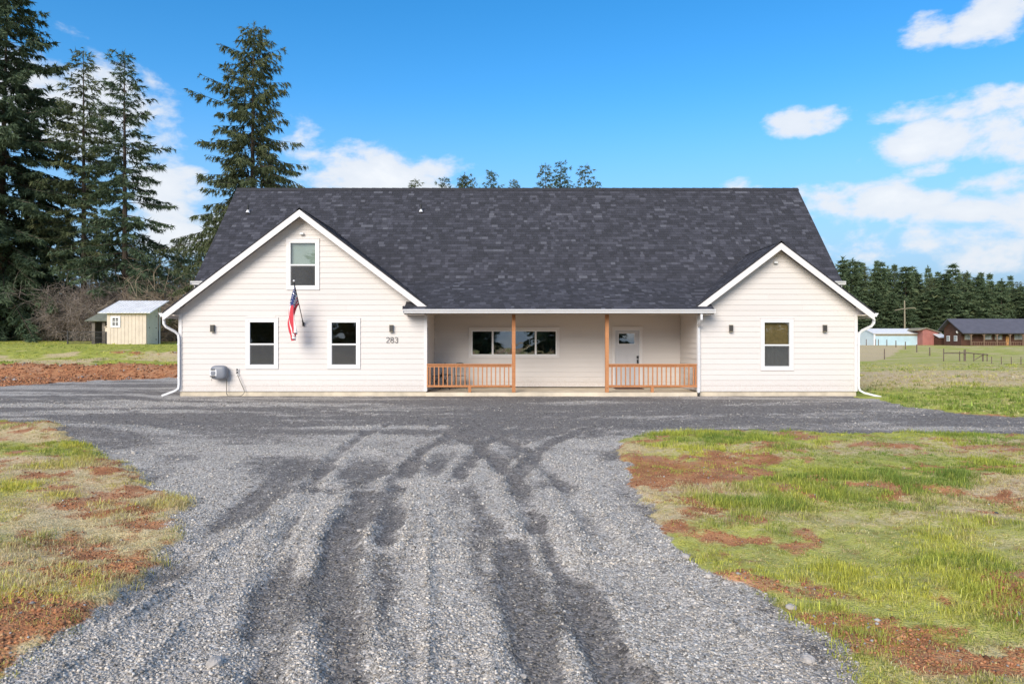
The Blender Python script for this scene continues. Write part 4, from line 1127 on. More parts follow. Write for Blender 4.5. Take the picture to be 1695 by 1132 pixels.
YS2 = 52.2; x0 = PX(149, YS2); x1 = PX(190, YS2); zs2 = hz(x0, YS2)
sh = thing('shelter', 'old open wooden shelter with mossy grey roof behind the tan shed', 'shelter', (x0, YS2, zs2))
zt = PZ(531, YS2)-zs2; wv = x1-x0
sub(MB().slab([(-.25, -.3, zt), (wv, -.3, zt), (wv, 1.8, PZ(514, YS2+1.8)-zs2), (.0, 1.8, PZ(514, YS2+1.8)-zs2)], .06), 'roof', 'old_shingle', sh)
for a in (.25, wv*.55, wv-.1): sub(MB().box(a-.12, a+.12, 0, .16, -.2, zt-.02), 'post', 'old_wood', sh)
sub(MB().box(.1, wv, 2.2, 2.28, -.2, zt+.6), 'rear_wall', 'old_wood', sh); sub(MB().box(.05, .12, .2, 2.19, -.2, zt+.1), 'side_wall', 'old_wood', sh)
for a in np.linspace(.6, wv-.3, 7): sub(MB().box(float(a), float(a)+.06, 1.0, 1.05, -.1, 1.05), 'picket', 'black_metal', sh)

# black wire fence runs beside the shed
def fence_panel(pxa, pxb, D, lab, n):
    xa, xb = PX(pxa, D), PX(pxb, D); z0_ = hz((xa+xb)/2, D); t_ = thing('garden_fence', lab, 'fence', (xa, D, z0_), group='black wire fence by the shed')
    L = xb-xa
    for a in np.linspace(0, L, max(2, int(L/1.6)+1)): sub(MB().box(float(a)-.04, float(a)+.04, -.03, .03, -.25, 1.0), 'post', 'black_metal', t_)
    for z_ in (.92, .5, .1): sub(MB().box(0, L, -.012, .012, z_-.014, z_+.014), 'rail', 'black_metal', t_)
    for a in np.linspace(.1, L-.1, n): sub(MB().box(float(a)-.008, float(a)+.008, -.02, -.013, .05, 1.0), 'wire', 'black_metal', t_)
fence_panel(112, 176, 51.5, 'low black wire fence left of the tan shed', 30)
fence_panel(262, 300, 52.0, 'low black wire fence between the tan shed and the house', 16)

# ================================================================== FAR BUILDINGS ON THE RIGHT
def wall_box(t_, name, mat, *b): return sub(MB().box(*b), name, mat, t_)
DB = 152.0; bx = PX(1447, DB); bz = 1.30
barn = thing('metal_barn', 'long pale blue metal barn with white roof across the field', 'barn', (bx, DB, bz))
bl = PX(1526, DB)-bx; he = PZ(551.4, DB)-bz; hr = PZ(544.6, DB+4)-bz; dep = 7.5
m = MB()
sub(MB().box(0, bl, 0, .2, -.5, he), 'front_wall', 'blue_steel', barn)
sub(MB().prism_x([(.201, -.5), (dep, -.5), (dep, he), (dep/2, hr), (.201, he)], -.0, .2), 'gable_wall', 'pale_steel', barn)
sub(MB().prism_x([(.201, -.5), (dep, -.5), (dep, he), (dep/2, hr), (.201, he)], bl-.2, bl), 'gable_wall', 'pale_steel', barn)
sub(MB().slab([(-.3, -.35, he-.05), (bl+.3, -.35, he-.05), (bl+.3, dep/2, hr+.1), (-.3, dep/2, hr+.1)], .15).slab([(-.3, dep/2, hr+.1), (bl+.3, dep/2, hr+.1), (bl+.3, dep+.3, he-.05), (-.3, dep+.3, he-.05)], .15), 'roof', 'white_metal', barn)
sub(MB().box(.3, bl-.3, -.03, -.002, he-.62, he-.28), 'skylight_band', 'pole_wood', barn)
for a in np.linspace(.35, bl-.45, 20): sub(MB().box(float(a), float(a)+.05, -.03, -.002, -.3, he-.66), 'rib', 'blue_steel', barn)
sub(MB().box(bl-.19, bl+.12, -.08, -.031, -.5, he-.15), 'corner_trim', 'white_metal', barn); sub(MB().box(-.15, .2, -.08, -.031, -.5, he-.15), 'corner_trim', 'white_metal', barn)
# dull red barn
DR_ = 150.0; x0 = PX(1527.3, DR_); zr = 1.28; rb = thing('red_barn', 'dull red barn with shallow pale roof beside the blue metal barn', 'barn', (x0, DR_, zr))
rw = PX(1553.5, DR_)-x0; h0, h1, h2 = PZ(546, DR_)-zr, PZ(543.5, DR_)-zr, PZ(551, DR_)-zr; pkx = PX(1532, DR_)-x0
sub(MB().prism([(0, -.5), (rw, -.5), (rw, h2), (pkx, h1), (0, h0)], 0, 9), 'wall', 'red_barn', rb)
sub(MB().slab([(pkx, -.4, h1+.16), (rw+.5, -.4, h2+.08), (rw+.5, 9.3, h2+.08), (pkx, 9.3, h1+.16)], .15).slab([(pkx, -.4, h1+.16), (-1.2, -.4, h0-.05), (-1.2, 9.3, h0-.05), (pkx, 9.3, h1+.16)], .15), 'roof', 'pole_wood', rb)
for a in np.linspace(.3, rw-.4, 9): sub(MB().box(float(a), float(a)+.07, -.05, -.002, -.4, h2-.1), 'batten', 'red_barn', rb)
# little brown store with white roof
x0 = PX(1555, 148); st_ = thing('store_shed', 'small brown store with white roof between the red barn and the log house', 'shed', (x0, 148, 1.28)); sw = PX(1569, 148)-x0
hA, hB = PZ(558.5, 148)-1.28, PZ(551, 150)-1.28
sub(MB().box(0, sw, 0, 3, -.5, hA), 'wall', 'log_brown', st_); sub(MB().slab([(-.2, -.3, hA), (sw, -.3, hA), (sw, 3.2, hB+.2), (-.2, 3.2, hB+.2)], .1), 'roof', 'white_metal', st_)
# log house
DH = 140.0; x0 = PX(1591, DH); zh = 1.15
lh = thing('log_house', 'brown log house with long slate grey roof and railed porch across the field', 'house', (x0, DH, zh))
LW = 17.0; dep = 5.6; he = PZ(549, DH)-zh; hr = PZ(527.5, DH+3)-zh
sub(MB().box(0, LW, 0, .3, -.5, he), 'front_wall', 'log_brown', lh)
sub(MB().prism_x([(.301, -.5), (dep, -.5), (dep, he+.8), (dep*.55, hr-.15), (.301, he+.4)], 0, .3), 'gable_wall', 'log_brown', lh)
sub(MB().prism_x([(.301, -.5), (dep, -.5), (dep, he+.8), (dep*.55, hr-.15), (.301, he+.4)], LW-.3, LW), 'gable_wall', 'log_brown', lh)
sub(MB().box(.3, LW-.3, dep-.2, dep, -.5, he+.7), 'rear_wall', 'log_brown', lh)
ye, ze_ = -2.0, PZ(551.3, DH-2.0)-zh; yr = dep*.55
sub(MB().slab([(-.9, ye, ze_), (LW+.9, ye, ze_), (LW+.9, yr, hr), (-.9, yr, hr)], .18).slab([(-.9, yr, hr), (LW+.9, yr, hr), (LW+.9, dep+.8, he+.4), (-.9, dep+.8, he+.4)], .18), 'roof', 'far_roof', lh)
for k in range(9): sub(MB().box(.31, LW-.31, -.045, -.002, -.1+he*k/9, -.1+he*(k+1)/9-.06), 'log', 'log_brown', lh)
def hwin(a, b, z0_, z1_):
    w_ = sub(ring(MB(), a, b, z0_, z1_, .12, -.12, -.05), 'window', 'pole_wood', lh)
    nn = max(1, int((b-a)/.75)); 
    for i in range(nn):
        p0 = a+.12+(b-a-.24)*i/nn; p1 = a+.12+(b-a-.24)*(i+1)/nn; sub(MB().box(p0+.03, p1-.03, -.09, -.06, z0_+.12, z1_-.12), 'pane', 'far_glass', w_)
for a, b in ((1596, 1608.5), (1629, 1641.5), (1646, 1658.5), (1678, 1694)): hwin(PX(a, DH)-x0, PX(b, DH)-x0, PZ(562.5, DH)-zh, PZ(553.5, DH)-zh)
for y_ in (1.2, 3.6):
    gw = sub(MB().box(-.08, -.002, y_, y_+1.0, 1.15, 2.3), 'window', 'white_metal', lh); sub(MB().box(-.11, -.081, y_+.12, y_+.88, 1.27, 2.18), 'pane', 'far_glass', gw)
sub(MB().box(PX(1664.5, DH)-x0, PX(1669.5, DH)-x0, -.12, -.05, .1, 2.15), 'door', 'orange_door', lh)
sub(MB().box(.5, LW, ye+.1, -.06, -.1, .08), 'porch_floor', 'porch_wood', lh)
for a in np.linspace(.9, LW-.3, 7):
    a = float(a); po = sub(MB().box(a-.08, a+.08, ye+.25, ye+.41, .081, ze_+.0), 'porch_post', 'porch_wood', lh)
    sub(MB().tube([(a-.5, ye+.33, ze_-.12), (a, ye+.33, ze_-.6)], .05, 4).tube([(a+.5, ye+.33, ze_-.12), (a, ye+.33, ze_-.6)], .05, 4), 'brace', 'porch_wood', po)
sub(MB().box(.9, LW-.3, ye+.28, ye+.38, .92, 1.0), 'rail', 'porch_wood', lh); sub(MB().box(.9, LW-.3, ye+.28, ye+.38, .25, .31), 'rail', 'porch_wood', lh)
for a in np.linspace(1.2, LW-.6, 34): sub(MB().box(float(a)-.03, float(a)+.03, ye+.30, ye+.36, .311, .919), 'baluster', 'porch_wood', lh)
sub(MB().tube([(-.35, .7, 3.0), (-.3, .55, 3.05)], [.32, .05], 12).tube([(-.31, .58, 3.04), (.01, .58, 2.9)], .04, 6), 'satellite_dish', 'white_metal', lh)
# utility pole behind the barn
DU = 170.0; x0 = PX(1497.6, DU); up = thing('utility_pole', 'weathered utility pole with one sagging crossarm behind the blue barn', 'utility pole', (x0, DU, 1.4))
ht = PZ(497.5, DU)-1.4; za = PZ(511, DU)-1.4; aw = (1514.6-1480)/F*DU
sub(MB().tube([(0, 0, -.5), (0, 0, ht*.5), (-.05, 0, ht)], [.22, .19, .14], 8), 'pole', 'pole_wood', up)
sub(MB().tube([(-aw*.51, -.25, za-.42), (-aw*.2, -.25, za-.1), (0, -.25, za), (aw*.3, -.25, za+.20), (aw*.42, -.25, za+.18), (aw*.5, -.25, za-.02)], .11, 4), 'crossarm', 'pole_wood', up)

# field fence: each post on its own, and the braced gate corner
def fpost(px, D, h, r, lab, mat='post_wood', grp='posts of the field fence', tilt=0):
    x = PX(px, D); z = hz(x, D)
    m = MB().tube([(0, 0, -.3), (tilt*.5, 0, h*.55), (tilt, 0, h)], [r, r*.95, r*.85], 7); o = m.build('fence_post', mat); o.location = (x, D, z)
    tag(o, lab, 'fence post', grp); return x, z
for px, D, h in ((1539, 92, 1.15), (1517.5, 106, 1.2), (1498.7, 118, 1.3), (1483, 128, 1.3), (1468, 137, 1.3), (1454, 144, 1.3), (1449.5, 146, 1.3), (1434, 146, 1.3)):
    fpost(px, D, h, .09, 'dark wooden post of the fence line running back to the blue barn', grp='posts of the fence line to the blue barn')
fpost(1464, 74, 1.15, .06, 'lone thin rusty post in the straw coloured field')
for px, D, h in ((1641.5, 57, .62), (1657.5, 56, .62), (1674, 55, .62), (1690, 54, .66), (1706, 53, .66)):
    fpost(px, D, h, .035, 'thin rusty stake of the low wire fence past the braced corner', grp='stakes of the low wire fence')
gd = 66.0
gate = thing('fence_corner', 'braced wooden fence corner with top rails standing in the field', 'fence', (PX(1597, gd), gd, hz(PX(1597, gd), gd)))
gx0 = PX(1597, gd)
def gp(px, y0, y1, r):
    sub(MB().tube([(PX(px, gd)-gx0, 0, -.3), (PX(px, gd)-gx0, 0, (y0-y1)/F*gd)], r, 7), 'post', 'post_wood', gate)
gp(1562, 598, 577, .05); gp(1588.5, 598, 582, .05); gp(1597, 598, 578.5, .10); gp(1612, 598, 584.5, .05); gp(1627, 599, 586, .07); gp(1634, 597, 585, .05)
for a, b, ya, yb_ in ((1562, 1597, 584.5, 584.2), (1598, 1627, 583.8, 586.5), (1627, 1634, 586.5, 587)):
    sub(MB().tube([(PX(a, gd)-gx0, -.12, (598-ya)/F*gd), (PX(b, gd)-gx0, -.12, (598-yb_)/F*gd)], .055, 6), 'rail', 'post_wood', gate)
sub(MB().tube([(PX(1613, gd)-gx0, -.06, .15), (PX(1627, gd)-gx0, -.06, .65)], .04, 6), 'brace', 'post_wood', gate)

# ================================================================== TREES
def conifer_meshes(name, H, Rm, seed, whorls, crown0=.08, blade=(.26, .06), twig=.30, per=9, droop=.25, hang=.3, prof=.85, sparse=.0, mat='needles_spruce', trunk_r=.32, bare=0, ragged=.25):
    r = np.random.default_rng(seed)
    tv = MB()
    lean = r.normal(0, .012, 2)
    tp = [(lean[0]*H*t*t, lean[1]*H*t*t, H*t) for t in np.linspace(0, 1, 9)]
    tv.tube([(0, 0, -.4)]+tp[1:], [trunk_r*1.15]+[max(.02, trunk_r*(1-t)**.9) for t in np.linspace(0, 1, 9)[1:]], 8)
    BP, BD, BL, BW, RN = [], [], [], [], []
    for w in range(whorls):
        t = crown0+(1-crown0)*((w+r.random()*.8)/whorls)**.92
        if t > .992: continue
        z0 = H*t
        nb = max(3, int(round((3.6+2.2*(1-t))*(1-sparse))))
        a0 = r.random()*6.28
        for b in range(nb):
            if r.random() < sparse*.5: continue
            az = a0+b*6.28/nb+r.normal(0, .25)
            p = (1-t)/(1-crown0)
            L = Rm*(p**prof)*(1+r.normal(0, ragged))*(.82 if t < crown0+.08 else 1)+.25
            L = min(max(L, .25), Rm*1.25)
            pit = .55*t**1.3-droop*(1-t)*1.4+r.normal(0, .09)
            n = max(3, int(L/.42)+1); s = np.linspace(0, 1, n)
            rad = L*s; zz = L*(pit*s-droop*1.1*s**1.6*(1-t*.5)+.28*droop*s**4)
            side = r.normal(0, .06)*L*s**2
            ca, sa = math.cos(az), math.sin(az)
            cx0 = lean[0]*H*t*t; cy0 = lean[1]*H*t*t
            Q = np.stack([cx0+ca*rad-sa*side, cy0+sa*rad+ca*side, z0+zz], 1)
            if L > .8: tv.tube([tuple(q) for q in Q[::max(1, n//3)]]+[tuple(Q[-1])], [max(.006, .014*L**.7*(1-k/(len(Q[::max(1, n//3)])+.5))) for k in range(len(Q[::max(1, n//3)])+1)], 3)
            rnd0 = r.random()*.55
            # side twigs along the branch
            nt = max(4, int(L/twig*2)); st = r.uniform(.10 if not bare else .3, 1.0, nt)**.8
            for k in range(nt):
                f = st[k]*(n-1); i0 = min(int(f), n-2); q = Q[i0]+(Q[i0+1]-Q[i0])*(f-i0)
                d = Q[i0+1]-Q[i0]; d = d/np.linalg.norm(d)
                sgn = 1 if k % 2 else -1
                lat = np.array([-d[1], d[0], 0]); lat /= np.linalg.norm(lat)+1e-6
                tl_ = (.20+.26*L*(1-st[k])**.8*.55+.12)*r.uniform(.6, 1.3)
                td = d*.65+lat*sgn*r.uniform(.5, 1.0)+np.array([0, 0, -hang*r.uniform(.2, 1.6)]); td /= np.linalg.norm(td)
                nb_ = max(2, int(per*tl_/.55*(1 if L > 1 else .8)))
                u = r.random(nb_)
                pos = q+td*(u*tl_)[:, None]
                dd = td[None]*.8+r.normal(0, .45, (nb_, 3))+np.array([0, 0, -hang*.5]); dd /= np.linalg.norm(dd, axis=1)[:, None]
                BP.append(pos); BD.append(dd); BL.append(blade[0]*r.uniform(.6, 1.35, nb_)); BW.append(blade[1]*r.uniform(.7, 1.3, nb_))
                RN.append(np.clip(rnd0*.6+.25*st[k]+r.normal(.08, .16, nb_), 0, 1))
    # leader
    k = 26; u = r.random(k); BP.append(np.stack([np.full(k, lean[0]*H), np.full(k, lean[1]*H), H-.9*u], 1)); dd = r.normal(0, .5, (k, 3))+[0, 0, .55]; BD.append(dd/np.linalg.norm(dd, axis=1)[:, None]); BL.append(np.full(k, blade[0])); BW.append(np.full(k, blade[1]*.8)); RN.append(r.random(k)*.6)
    Pp, Dd, Ll, Ww, Rr = np.concatenate(BP), np.concatenate(BD), np.concatenate(BL), np.concatenate(BW), np.concatenate(RN)
    up = np.random.default_rng(seed+1).normal(0, 1, Pp.shape); sd_ = np.cross(Dd, up); sd_ /= np.linalg.norm(sd_, axis=1)[:, None]+1e-6
    N = len(Pp)
    V = np.empty((N, 3, 3)); V[:, 0] = Pp-sd_*Ww[:, None]*.5; V[:, 1] = Pp+sd_*Ww[:, None]*.5; V[:, 2] = Pp+Dd*Ll[:, None]
    me = np_mesh('crown', V.reshape(-1, 3), [np.arange(N*3).reshape(-1, 3)], mat, {'rnd': ('FACE', Rr)})
    return tv.mesh('trunk', 'bark'), me
def plant_tree(name, ms, x, y, lab, sc=1.0, rz=0.0, cat='tree', group=None, zoff=0, sxy=1.0):
    t_ = thing(name, lab, cat, (x, y, hz(x, y)+zoff), rz, group); t_.scale = (sc*sxy, sc*sxy, sc)
    link('trunk', ms[0], t_); link('crown', ms[1], t_); return t_
def htree(px, pytop, D): return PZ(pytop, D)-hz(PX(px, D), D)
# the four big ones on the left
h_ = htree(18, -25, 62); A_ = conifer_meshes('a', h_, 8.8, 3, 76, .03, (.42, .115), .34, 19, .30, .60, .62, 0, 'needles_spruce', .42, ragged=.20)
plant_tree('spruce_tree', A_, PX(2, 62), 62, 'huge dense dark spruce standing next to the old shelter', rz=.4)
h_ = htree(140, 88, 62); B_ = conifer_meshes('b', h_, 3.5, 5, 44, .25, (.38, .080), .32, 15, .22, .5, .60, .16, 'needles_fir', .30, ragged=.28)
plant_tree('fir_tree', B_, PX(139, 62), 62, 'tall thin open fir with bare trunk showing, next to the huge spruce', rz=1.0)
h_ = htree(205, 88, 60); C_ = conifer_meshes('c', h_, 4.6, 9, 46, .18, (.38, .080), .32, 15, .24, .45, .66, .12, 'needles_spruce', .34, ragged=.30)
plant_tree('fir_tree', C_, PX(207, 60), 60, 'tall open fir with long side branches rising behind the tan shed', rz=2.1)
h_ = htree(412, 40, 58); D_ = conifer_meshes('d', h_, 5.9, 14, 64, .06, (.32, .066), .29, 22, .30, 1.0, .60, 0, 'needles_fir', .36, ragged=.24)
plant_tree('spruce_tree', D_, PX(417, 58), 58, 'tall drooping conical spruce rising behind the left end of the roof', rz=.2)
# smaller variants for everything farther off
FAR = [conifer_meshes('f%d' % i, 20, rr0, 40+i, 32, .03, (.80, .25), .50, 13, dr0, hg, .95, sp_, 'needles_far', .26, ragged=.24)
       for i, (rr0, dr0, hg, sp_) in enumerate(((3.6, .22, .4, 0), (3.0, .18, .3, 0), (4.2, .28, .6, .05), (2.6, .15, .3, 0), (3.4, .2, .4, .3), (4.4, .2, .2, .12)))]
rr = random.Random(5)
FINE = {10: (B_, htree(140, 88, 62)), 11: (C_, htree(205, 88, 60)), 12: (D_, htree(412, 40, 58))}
def far_tree(px, py, D, v, lab, grp, wide=1.0):
    h = htree(px, py, D)
    if v in FINE:
        plant_tree('fir_tree', FINE[v][0], PX(px, D), D, lab, h/FINE[v][1], rr.uniform(0, 6.28), group=grp, sxy=wide); return
    plant_tree('fir_tree', FAR[v], PX(px, D), D, lab, h/20, rr.uniform(0, 6.28), group=grp, sxy=wide*min(1.25, max(.6, 20/h*1.0)))
for px, py, D, v in ((288, 398, 108, 11), (302, 392, 105, 12), (318, 386, 100, 11), (335, 402, 96, 12), (262, 405, 104, 12), (352, 420, 98, 11), (240, 400, 112, 12), (112, 392, 84, 12), (160, 398, 86, 12), (190, 402, 82, 11), (222, 396, 88, 12)):
    far_tree(px, py, D, v, 'small dark fir in the thicket line between the tan shed and the house roof', 'small firs behind the thicket', .8)
for px, py, D in ((-60, 330, 85), (20, 360, 88), (60, 380, 90), (-130, 250, 80)):
    far_tree(px, py, D, rr.choice((0, 2)), 'dark fir filling in behind the huge spruce', 'firs behind the huge spruce', 1.2)
for px, py, D, v in ((683, 297, 86, 10), (738, 294, 88, 11), (770, 287, 88, 12), (812, 284, 86, 11), (855, 298, 90, 10), (903, 274, 84, 10), (926, 267, 84, 11), (965, 273, 82, 10), (988, 300, 88, 11)):
    far_tree(px, py, D, v, 'fir whose tip just shows above the roof ridge', 'fir tips above the ridge', .9)
FRJ = random.Random(77)
front = [(1372, 436, 0), (1390, 428, 2), (1405, 432, 0), (1418, 440, 5), (1432, 438, 1), (1445, 444, 2), (1458, 427, 4), (1470, 445, 2), (1484, 440, 0), (1497, 448, 1), (1510, 445, 5), (1522, 447, 0), (1534, 452, 2), (1549, 450, 0), (1562, 452, 1), (1577, 436, 4), (1590, 452, 5), (1601, 455, 2), (1613, 462, 0), (1624, 466, 1), (1636, 462, 3), (1648, 466, 0), (1660, 463, 2), (1673, 468, 1), (1685, 462, 0), (1698, 466, 2), (1712, 460, 0), (1730, 464, 5), (1750, 458, 1), (1772, 470, 2), (1795, 462, 0), (1820, 458, 1)]
for i, (px, py, v) in enumerate(front):
    far_tree(px+FRJ.uniform(-4, 4), py+FRJ.uniform(-6, 12), 186+rr.uniform(-9, 7), v if i % 4 else FRJ.choice((10, 11, 12)), 'dark green fir in the front row of the wood beyond the barns', 'firs of the wood beyond the barns', FRJ.uniform(1.0, 1.7))
for i, px in enumerate(range(1380, 1830, 17)):
    far_tree(px+rr.uniform(-5, 5), 428+rr.uniform(0, 24)+(px-1380)*.07, 215+rr.uniform(0, 14), rr.choice((1, 3, 0)), 'slim pointed fir behind the front row of the wood', 'slim firs deeper in the wood', .9)
for i, px in enumerate(range(1375, 1840, 21)):
    far_tree(px+rr.uniform(-6, 6), 486+rr.uniform(-14, 14), 180+rr.uniform(-6, 4), rr.choice((0, 2, 5)), 'low young fir at the edge of the wood', 'young firs at the edge of the wood', 1.6)
# the wood behind the camera that the windows mirror
for i in range(11):
    x = -70+i*13.4+rr.uniform(-4, 4); y = -95+rr.uniform(-12, 12)
    plant_tree('fir_tree', FAR[rr.choice((0, 2, 5))], x, y, 'dark fir of the row across the road mirrored in the porch window', rr.uniform(.85, 1.2), rr.uniform(0, 6), group='firs mirrored in the windows', sxy=1.2)

# leafless thicket behind the shed
def bush_mesh(seed, H, Rm, n):
    r = np.random.default_rng(seed); Vs, Fs = [], []; cnt = 0
    for i in range(n):
        a = r.random()*6.28; b = np.array([math.cos(a), math.sin(a), 0])*Rm*r.random()**.6*.75
        p = b.copy(); d = np.array([math.cos(a)*.35, math.sin(a)*.35, 1])+r.normal(0, .25, 3); d /= np.linalg.norm(d)
        stack = [(p, d, H*r.uniform(.25, .42), .035, 0)]
        while stack:
            p, d, L, w, lev = stack.pop()
            q = p
            for s in range(3):
                d2 = d+r.normal(0, .22, 3)+np.array([0, 0, -.05*s]); d2 /= np.linalg.norm(d2); q2 = q+d2*L/3
                sd_ = np.cross(d2, r.normal(0, 1, 3)); sd_ /= np.linalg.norm(sd_)+1e-6; sd2 = np.cross(d2, sd_)
                w1, w2 = w*(1-s*.2), w*(1-(s+1)*.2)
                ring0 = [q+sd_*w1, q-sd_*w1*.5+sd2*w1*.87, q-sd_*w1*.5-sd2*w1*.87]; ring1 = [q2+sd_*w2, q2-sd_*w2*.5+sd2*w2*.87, q2-sd_*w2*.5-sd2*w2*.87]
                Vs += ring0+ring1; Fs += [(cnt+k, cnt+(k+1) % 3, cnt+3+(k+1) % 3, cnt+3+k) for k in range(3)]; cnt += 6
                q, d = q2, d2
                if lev < 3:
                    for _ in range(1 if lev == 0 else (2 if lev == 1 else 1)):
                        nd = d+r.normal(0, .6, 3); nd /= np.linalg.norm(nd); stack.append((q, nd, L*r.uniform(.55, .8), max(.009, w*.62), lev+1))
    return np_mesh('twigs', np.array(Vs), [np.array(Fs)], 'twig_bark')
BU = [bush_mesh(70, 5.0, 2.6, 30), bush_mesh(71, 5.6, 2.2, 28)]
BU2 = BU[1].copy(); BU2.materials.clear(); BU2.materials.append(MATS['twig_pale'])
for i, (px, py, D, v, lab) in enumerate(((95, 500, 60, 0, ''), (120, 470, 59, 1, ''), (146, 440, 58, 0, ''), (170, 428, 59, 1, ''), (198, 424, 58, 0, ''), (225, 426, 59, 1, ''), (250, 430, 57, 0, ''), (275, 428, 59, 1, ''), (300, 434, 58, 0, ''), (352, 440, 62, 1, ''), (186, 455, 56, 0, ''), (235, 460, 56, 1, ''), (285, 462, 56, 0, ''), (135, 478, 57, 1, ''), (318, 432, 55, 2, 'p'), (338, 418, 58, 2, 'p'), (262, 470, 55, 1, ''), (160, 470, 57, 0, ''))):
    D += 3.2; x, y = PX(px, D), D; h = htree(px, py, D)
    t_ = thing('bare_shrub', 'pale buff leafless shrub beside the corner of the house roof' if lab else 'grey brown leafless shrub in the thicket behind the tan shed', 'shrub', (x, y, hz(x, y)), rr.uniform(0, 6), 'pale shrubs beside the roof' if lab else 'leafless thicket')
    t_.scale = (h/4.6,)*3; link('twigs', (BU+[BU2])[v], t_)

# ================================================================== LOOSE STONES, SOIL CLODS, GRASS
def stones(N, ymin, ymax, power, size, seed, faces12, colour, maskf, name, label):
    r = np.random.default_rng(seed); X, Y = [], []; got = 0
    while got < N:
        k = int(N*1.5); u = r.random(k)
        if power == 0: y = np.exp(np.log(ymin)+u*(np.log(ymax)-np.log(ymin)))
        else: y = ymin+(ymax-ymin)*u
        x = r.uniform(-1, 1, k)*(.86*y+.6)
        keep = maskf(x, y, r); X.append(x[keep]); Y.append(y[keep]); got += keep.sum()
    x = np.concatenate(X)[:N]; y = np.concatenate(Y)[:N]
    m = masks(x, y); z = height(x, y, m)
    if faces12:
        b = np.array([(-1, -1, -1), (1, -1, -1), (1, 1, -1), (-1, 1, -1), (-1, -1, 1), (1, -1, 1), (1, 1, 1), (-1, 1, 1)], float)*.66
        f = np.array([(0, 3, 2, 1), (4, 5, 6, 7), (0, 1, 5, 4), (1, 2, 6, 5), (2, 3, 7, 6), (3, 0, 4, 7)])
    else:
        b = np.array([(1, 0, 0), (-1, 0, 0), (0, 1, 0), (0, -1, 0), (0, 0, 1), (0, 0, -1)], float)
        f = np.array([(0, 2, 4), (2, 1, 4), (1, 3, 4), (3, 0, 4), (2, 0, 5), (1, 2, 5), (3, 1, 5), (0, 3, 5)])
    nb = len(b); s = size*np.exp(np.clip(r.normal(0, .42, N), -1.2, .85))*np.maximum(1, y/9)**.6*(1 if ymax < 25 else .6)
    V = b[None]*(1+r.normal(0, .22, (N, nb, 3)))
    V = V*np.array([1, .78, .58])*s[:, None, None]
    a = r.random(N)*6.28; ta = r.normal(0, .35, N)
    ca, sa, ct, stt = np.cos(a), np.sin(a), np.cos(ta), np.sin(ta)
    xx, yy, zz = V[..., 0], V[..., 1], V[..., 2]
    yy, zz = yy*ct[:, None]-zz*stt[:, None], yy*stt[:, None]+zz*ct[:, None]
    V = np.stack([xx*ca[:, None]-yy*sa[:, None]+x[:, None], xx*sa[:, None]+yy*ca[:, None]+y[:, None], zz+(z+s*.22)[:, None]], -1)
    C = colour(r, N, m)
    Fc = (np.arange(N)*nb)[:, None, None]+f[None]
    me = np_mesh(name, V.reshape(-1, 3), [Fc.reshape(-1, f.shape[1])], 'stone', vcol=np.repeat(C, nb, 0))
    o = link(name, me); o['kind'] = 'stuff'; o['label'] = label; o['category'] = 'gravel' if 'gravel' in name else 'soil'
def gmask(lo):
    def f(x, y, r):
        m = masks(x, y); return (m[1] > .5) & (r.random(len(x)) < lo+(1-lo)*m[2])
    return f
def gcol(r, N, m):
    v = np.exp(r.normal(0, .44, N)); base = (.175+.20*m[2])*v
    base = np.clip(base, .03, .62); wc = r.normal(0, .03, N)
    return np.stack([base*(1.06+wc), base*.985, base*(.89-wc)], 1)
stones(36000, 2.9, 5.2, 0, .0054, 100, True, gcol, gmask(.45), 'gravel_stones', 'loose angular grey gravel stones strewn over the near drive')
stones(50000, 5.0, 20.0, 0, .0080, 101, False, gcol, gmask(.22), 'gravel_chips', 'loose grey gravel chips strewn over the far drive')
def smask(x, y, r):
    m = masks(x, y, True); return (m[1] < .5) & (m[3] < .55)
def scol(r, N, m):
    v = np.exp(r.normal(0, .35, N)); c = np.array([.31, .138, .068])[None]*v[:, None]
    st = r.random(N) < .05; c[st] = (.27*v[st])[:, None]; return np.clip(c, .01, .5)
stones(11000, 2.9, 13.0, 0, .0085, 102, False, scol, smask, 'soil_clods', 'crumbs and clods of red soil in the bare patches')
def bmask(x, y, r):
    m = masks(x, y, True); return (x < -8) & (m[3] < .5) & (m[1] < .5) & (y > 26)
stones(6500, 26, 46, 1, .032, 103, False, scol, bmask, 'soil_clods', 'lumps of red soil on the bank at the end of the drive')

# single rocks big enough to see
def rock(px, py, s, lab, i):
    x, y = gpt(px, py); r = random.Random(i); m = superell(s, s*.75, s*.5, .85, 10, 7)
    m.v = [(a*(1+r.uniform(-.16, .16)), b*(1+r.uniform(-.16, .16)), c*(1+r.uniform(-.12, .12))) for a, b, c in m.v]
    o = m.build('rock', 'rock', None, False); o.location = (x, y, hz(x, y)+s*.22); o.rotation_euler = (0, 0, r.uniform(0, 6)); tag(o, lab, 'rock', 'pale rocks on the gravel')
for i, (px, py, s) in enumerate(((1135, 926, .042), (1173, 960, .032), (910, 951, .026), (1310, 1013, .035), (820, 1061, .022), (595, 881, .026), (752, 1107, .02), (1337, 1098, .045), (356, 1106, .05), (405, 976, .022), (222, 750, .05), (866, 1120, .022))):
    rock(px, py, s, 'pale fist sized rock lying loose on the gravel drive', i)

